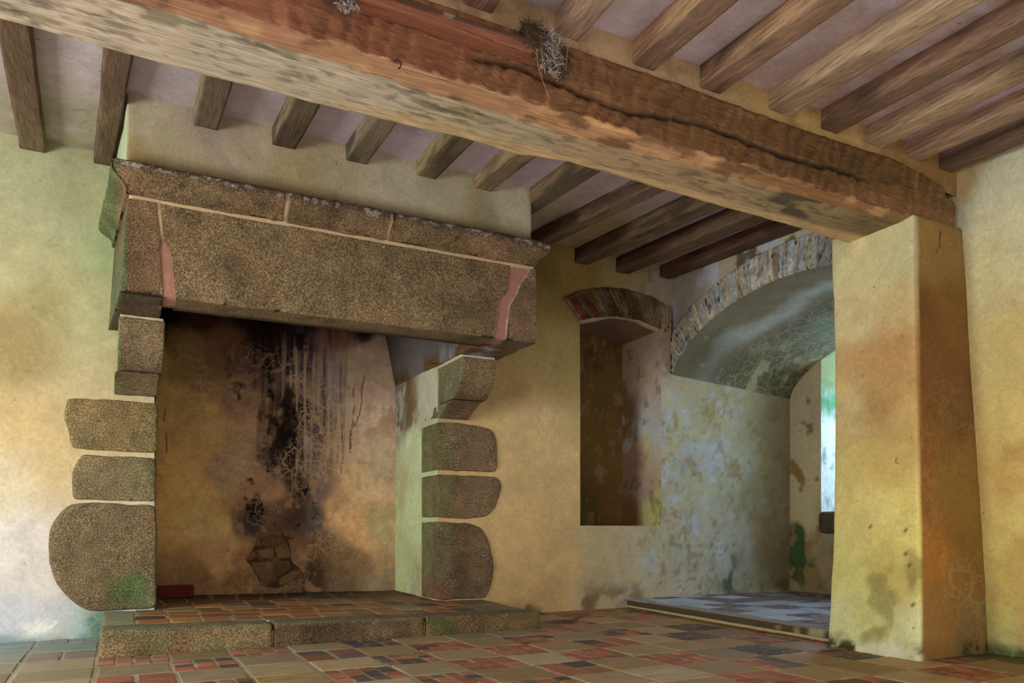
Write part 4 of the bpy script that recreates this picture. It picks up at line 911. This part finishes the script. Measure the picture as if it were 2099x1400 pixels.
# side walls of the firebox
def jr_col(P):
    c = idw(warpP(P, .1), anchX(3.2, [(840, 920, (226, 240, 190)), (845, 1050, (220, 236, 178)), (830, 1150, (206, 216, 160)), (850, 1190, (186, 190, 140)), (880, 1215, (178, 178, 134)), (815, 1000, (196, 198, 150)), (840, 820, (150, 128, 96)), (825, 850, (140, 132, 122)), (870, 790, (214, 212, 192)), (815, 800, (150, 146, 142))]), .16)  # mint tone: greenish light from the left painted into the cheek
    c = patchy(c, P, (214, 228, 196), 8, .52, .62, 3, np.full(len(P), .5)); return patchy(c, P, (130, 106, 78), 5, .55, .6, 13, sm(P[:, 2], 2.2, 2.35)*sm(P[:, 1], 8.6, 8.9))
sheet('firebox_wall', seg(YW-.0, YB+.02, res=.025), seg(.1, 2.89, res=.025), lambda s, t: (3.22-.02*(s-YW)/1.45, s, t), PLC, jr_col, normal=(-1, 0, 0), amp=.010, flip=True, parent=fire, kind=None, alphaf=lambda P: P[:, 0]*0+.25)['label'] = 'pale right cheek of the firebox'
sheet('firebox_wall', seg(0, 1, res=.03), seg(.1, 3.9, res=.04), lambda s, t: (.293-.08*s, YW+(YB-YW)*s, t), PLC,
      lambda P: mixc(mixc(patchy(np.tile(lin((168, 132, 72)), (len(P), 1)), P, (196, 158, 96), 3, .45, .6, 3, None), (50, 30, 18), sm(P[:, 2]+.4*(fbm(P, 3, 3, 3)-.5), 2.9, 3.3)), (116, 88, 50), sm(P[:, 2], .5, .25)*.6), normal=(1, 0, 0), amp=.015, parent=fire, kind=None)['label'] = 'shadowed left cheek of the firebox'
blk = lambda P: np.tile(lin((16, 12, 11)), (len(P), 1))
gridbox('flue_light_block', (.2, 7.1, 3.86), (3.4, 9.6, 3.95), .2, .01, PLF, blk, None, .01, 3, fire)  # unseen black cap, added over the firebox to block light
gridbox('jamb_masonry', (3.26, 8.10, -.01), (3.7, 9.56, 2.88), .2, .0, PLA, (150, 140, 110), None, 0, 3, fire)
# hollow brick
brk = empty('hollow_brick', tuple(onY(357, 1230, 9.15)), 'ribbed red clay brick lying at the back left corner of the hearth', 'brick')
b0 = onY(316, 1230, 9.2); b1 = onY(398, 1230, 9.2); zbk = zh(b0[0], 9.2)+.002
bm_, bt_, bb_ = NT('red_terracotta'); bb_.inputs['Base Color'].default_value = L3((120, 42, 28))+(1,); bb_.inputs['Roughness'].default_value = .9
P_, F_ = [], []; addbox(P_, F_, (b0[0], 9.21, zbk), (b1[0], 9.38, zbk+.125))
for i in range(22):
    x = b0[0]+(b1[0]-b0[0])*(i+.2)/22; addbox(P_, F_, (x, 9.195, zbk+.006), (x+(b1[0]-b0[0])/44, 9.212, zbk+.119))
mesh('brick_body', P_, F_, bm_, brk, None, None, False)

# ================================================================== ARCH STONES
def voussoirs(name, make, n, nt, nr, palette, seed, label, nrm, proud, streak, tone=None, white=.7):
    """thin stones set on edge in one curved band, each with its own tone, width and weathered grain"""
    r_ = np.random.default_rng(seed); wd = r_.uniform(.45, 1.6, n); ed = np.r_[0, np.cumsum(wd)/wd.sum()]
    T, Q = np.meshgrid(np.linspace(0, 1, nt), np.r_[-.03, np.linspace(0, 1, nr), 1.03], indexing='ij'); T = T.ravel(); Q = Q.ravel()
    P = np.array([make(t, q) for t, q in zip(T, Q)])
    Tj = T+.006*(fbm(np.stack([T*40, Q*3, T*0], 1), 1, 3, seed)-.5)
    k = np.clip(np.searchsorted(ed, Tj)-1, 0, n-1); pos = (Tj-ed[k])/(ed[k+1]-ed[k]); gap = sm(np.minimum(pos, 1-pos)*(ed[k+1]-ed[k])*n, .16, .05)
    pal = np.array([lin(c) for c in palette]); pid = r_.integers(0, len(palette), n); bri = r_.uniform(.8, 1.2, n)
    c = pal[pid[k]]*bri[k][:, None]
    if tone is not None: c = tone(c, k, T, Q)
    g = fbm(np.stack([T*n*3.2, Q*4+k*7.1, k*3.3], 1), 1, 4, seed+3); c = mixc(c, (52, 46, 44), sm(g, .56, .68)*streak*(r_.random(n)[k] > .3))
    c = mixc(c, (206, 198, 176), gap*(.1+white)*sm(fbm(np.stack([T*n, Q*5, T*0], 1), 1, 3, 9), .35, .5)); c = mixc(c, (60, 50, 42), gap*.55*sm(fbm(np.stack([T*n, Q*5, T*0+4], 1), 1, 3, 19), .52, .6))
    c = mixc(c, (212, 206, 186), sm(fbm(np.stack([T*n*.5, Q*4, T*0+9], 1), 1, 4, 29), .55, .66)*white*streak)
    d = r_.uniform(0, 1, n)[k]*proud-gap*proud*.9+(g-.5)*proud*.6; d = np.where((Q < 0) | (Q > 1), -.02, d)
    P = P+np.array(nrm)[None]*d[:, None]
    o = mesh(name, P, quads(nt, nr+2), WZ, None, None, c, False); return tag(o, label, 'arch')
# big arch: inner line = arch(Y), outer line about .42 further out
def big(t, r):
    th = math.pi*(.02+.80*t); y = YC+AR*math.cos(th)*1.0; y = max(y, 4.25); z = float(arch(np.array([y]))[0])
    y = YC+AR*math.cos(th); e = .001; y2 = YC+AR*math.cos(th+.05); z2 = float(arch(np.array([y2]))[0]); z = float(arch(np.array([y]))[0])
    n = np.array([z2-z, -(y2-y)]); n = n/np.linalg.norm(n)
    if n[1] < 0: n = -n
    T = .36*(.4+.6*math.sin(min(1., th/.75)*math.pi/2)); yy = y+n[0]*(.0+T*r); zz = z+n[1]*T*r
    return (XR-.018, min(yy, YW-.02), min(zz, 4.5))
voussoirs('stone_arch', big, 70, 760, 26, [(226, 222, 210), (210, 208, 204), (230, 222, 200), (196, 198, 204), (204, 214, 230), (196, 176, 156), (170, 168, 170), (220, 216, 206)], 5, 'wide whitewashed arch of thin upright slate stones over the window bay', (-1, 0, 0), .018, .9)
rc = np.array([5.775, 2.62]); 
def small(t, r):
    L_in = [(1186, 656), (1215, 650), (1262, 647), (1310, 655), (1350, 672), (1380, 690)]; L_out = [(1154, 612), (1185, 597), (1235, 590), (1285, 594), (1340, 612), (1388, 640)]
    def at(L):
        q = np.array(L, float); s = np.linspace(0, 1, len(q)); return np.interp(t, s, q[:, 0]), np.interp(t, s, q[:, 1])
    a = np.array(onY(*at(L_in), YW)); b = np.array(onY(*at(L_out), YW)); p = a+(b-a)*r; return (min(p[0], 6.57), YW-.018, p[2])
def rtone(c, k, T, Q):
    c = np.where(np.isin(k, (1, 2, 4))[:, None], lin((120, 52, 36)), c); return mixc(c, (184, 166, 132), sm(T+.25*(fbm(np.stack([T*9, Q*3, T*0], 1), 1, 3, 2)-.5), .66, .92)*.8)
voussoirs('recess_arch', small, 24, 300, 18, [(118, 92, 50), (104, 82, 46), (134, 108, 62), (88, 66, 38), (126, 100, 60)], 8, 'shallow brown stone and brick relieving arch above the tall wall recess', (0, -1, 0), .020, .8, rtone, .12)
# ================================================================== LIGHT
def area(name, loc, target, size, sy, power, col):
    l = bpy.data.lights.new(name, 'AREA'); l.shape = 'RECTANGLE'; l.size = size; l.size_y = sy; l.energy = power; l.color = col
    o = bpy.data.objects.new(name, l); COLL.objects.link(o); o.location = [c*H for c in loc]
    from mathutils import Vector
    d = Vector([target[i]-loc[i] for i in range(3)]); o.rotation_euler = d.to_track_quat('-Z', 'Y').to_euler(); return o
area('left_window_light', (-4.6, 4.6, 1.9), (3.4, 7.6, 1.2), 1.1, 1.5, 178, (.97, 1., .88))
area('bay_window_light', (10.6, 6.5, 2.9), (7.0, 6.3, .3), 1.5, 1.7, 128, (.62, .80, 1.))
area('room_fill_light', (1.5, -3.5, 2.2), (3.0, 8, 1.9), 4.0, 2.4, 72, (1., .93, .82))
area('side_fill_light', (-4.2, .6, 1.9), (4.6, 4.2, 2.6), 1.0, 1.3, 58, (1., .93, .80))  # added warm lamp raking the beam face and joist sides from the left
area('floor_bounce_light', (2.6, 3.0, .25), (2.8, 4.5, 4.2), 5.0, 2.6, 34, (1., .90, .86))
w = bpy.data.worlds.new('World'); scene.world = w; w.use_nodes = True; bg = w.node_tree.nodes['Background']
bg.inputs[0].default_value = (1., .93, .86, 1); bg.inputs[1].default_value = .35

# ================================================================== CAMERA
cam = bpy.data.cameras.new('camera'); co = bpy.data.objects.new('camera', cam); COLL.objects.link(co)
co.location = (0, 0, H); co.rotation_euler = (math.pi/2, 0, -math.asin(S_)); cam.sensor_width = 36; cam.lens = FP*36/2099; cam.shift_y = (VH-700)/2099
cam.clip_start = .02; scene.camera = co
scene.view_settings.view_transform = 'Standard'; scene.view_settings.look = 'None'; scene.view_settings.exposure = 0
scene.cycles.use_denoising = True; scene.cycles.max_bounces = 6; scene.cycles.diffuse_bounces = 4
for o in scene.objects:
    if '_o' in o: del o['_o']
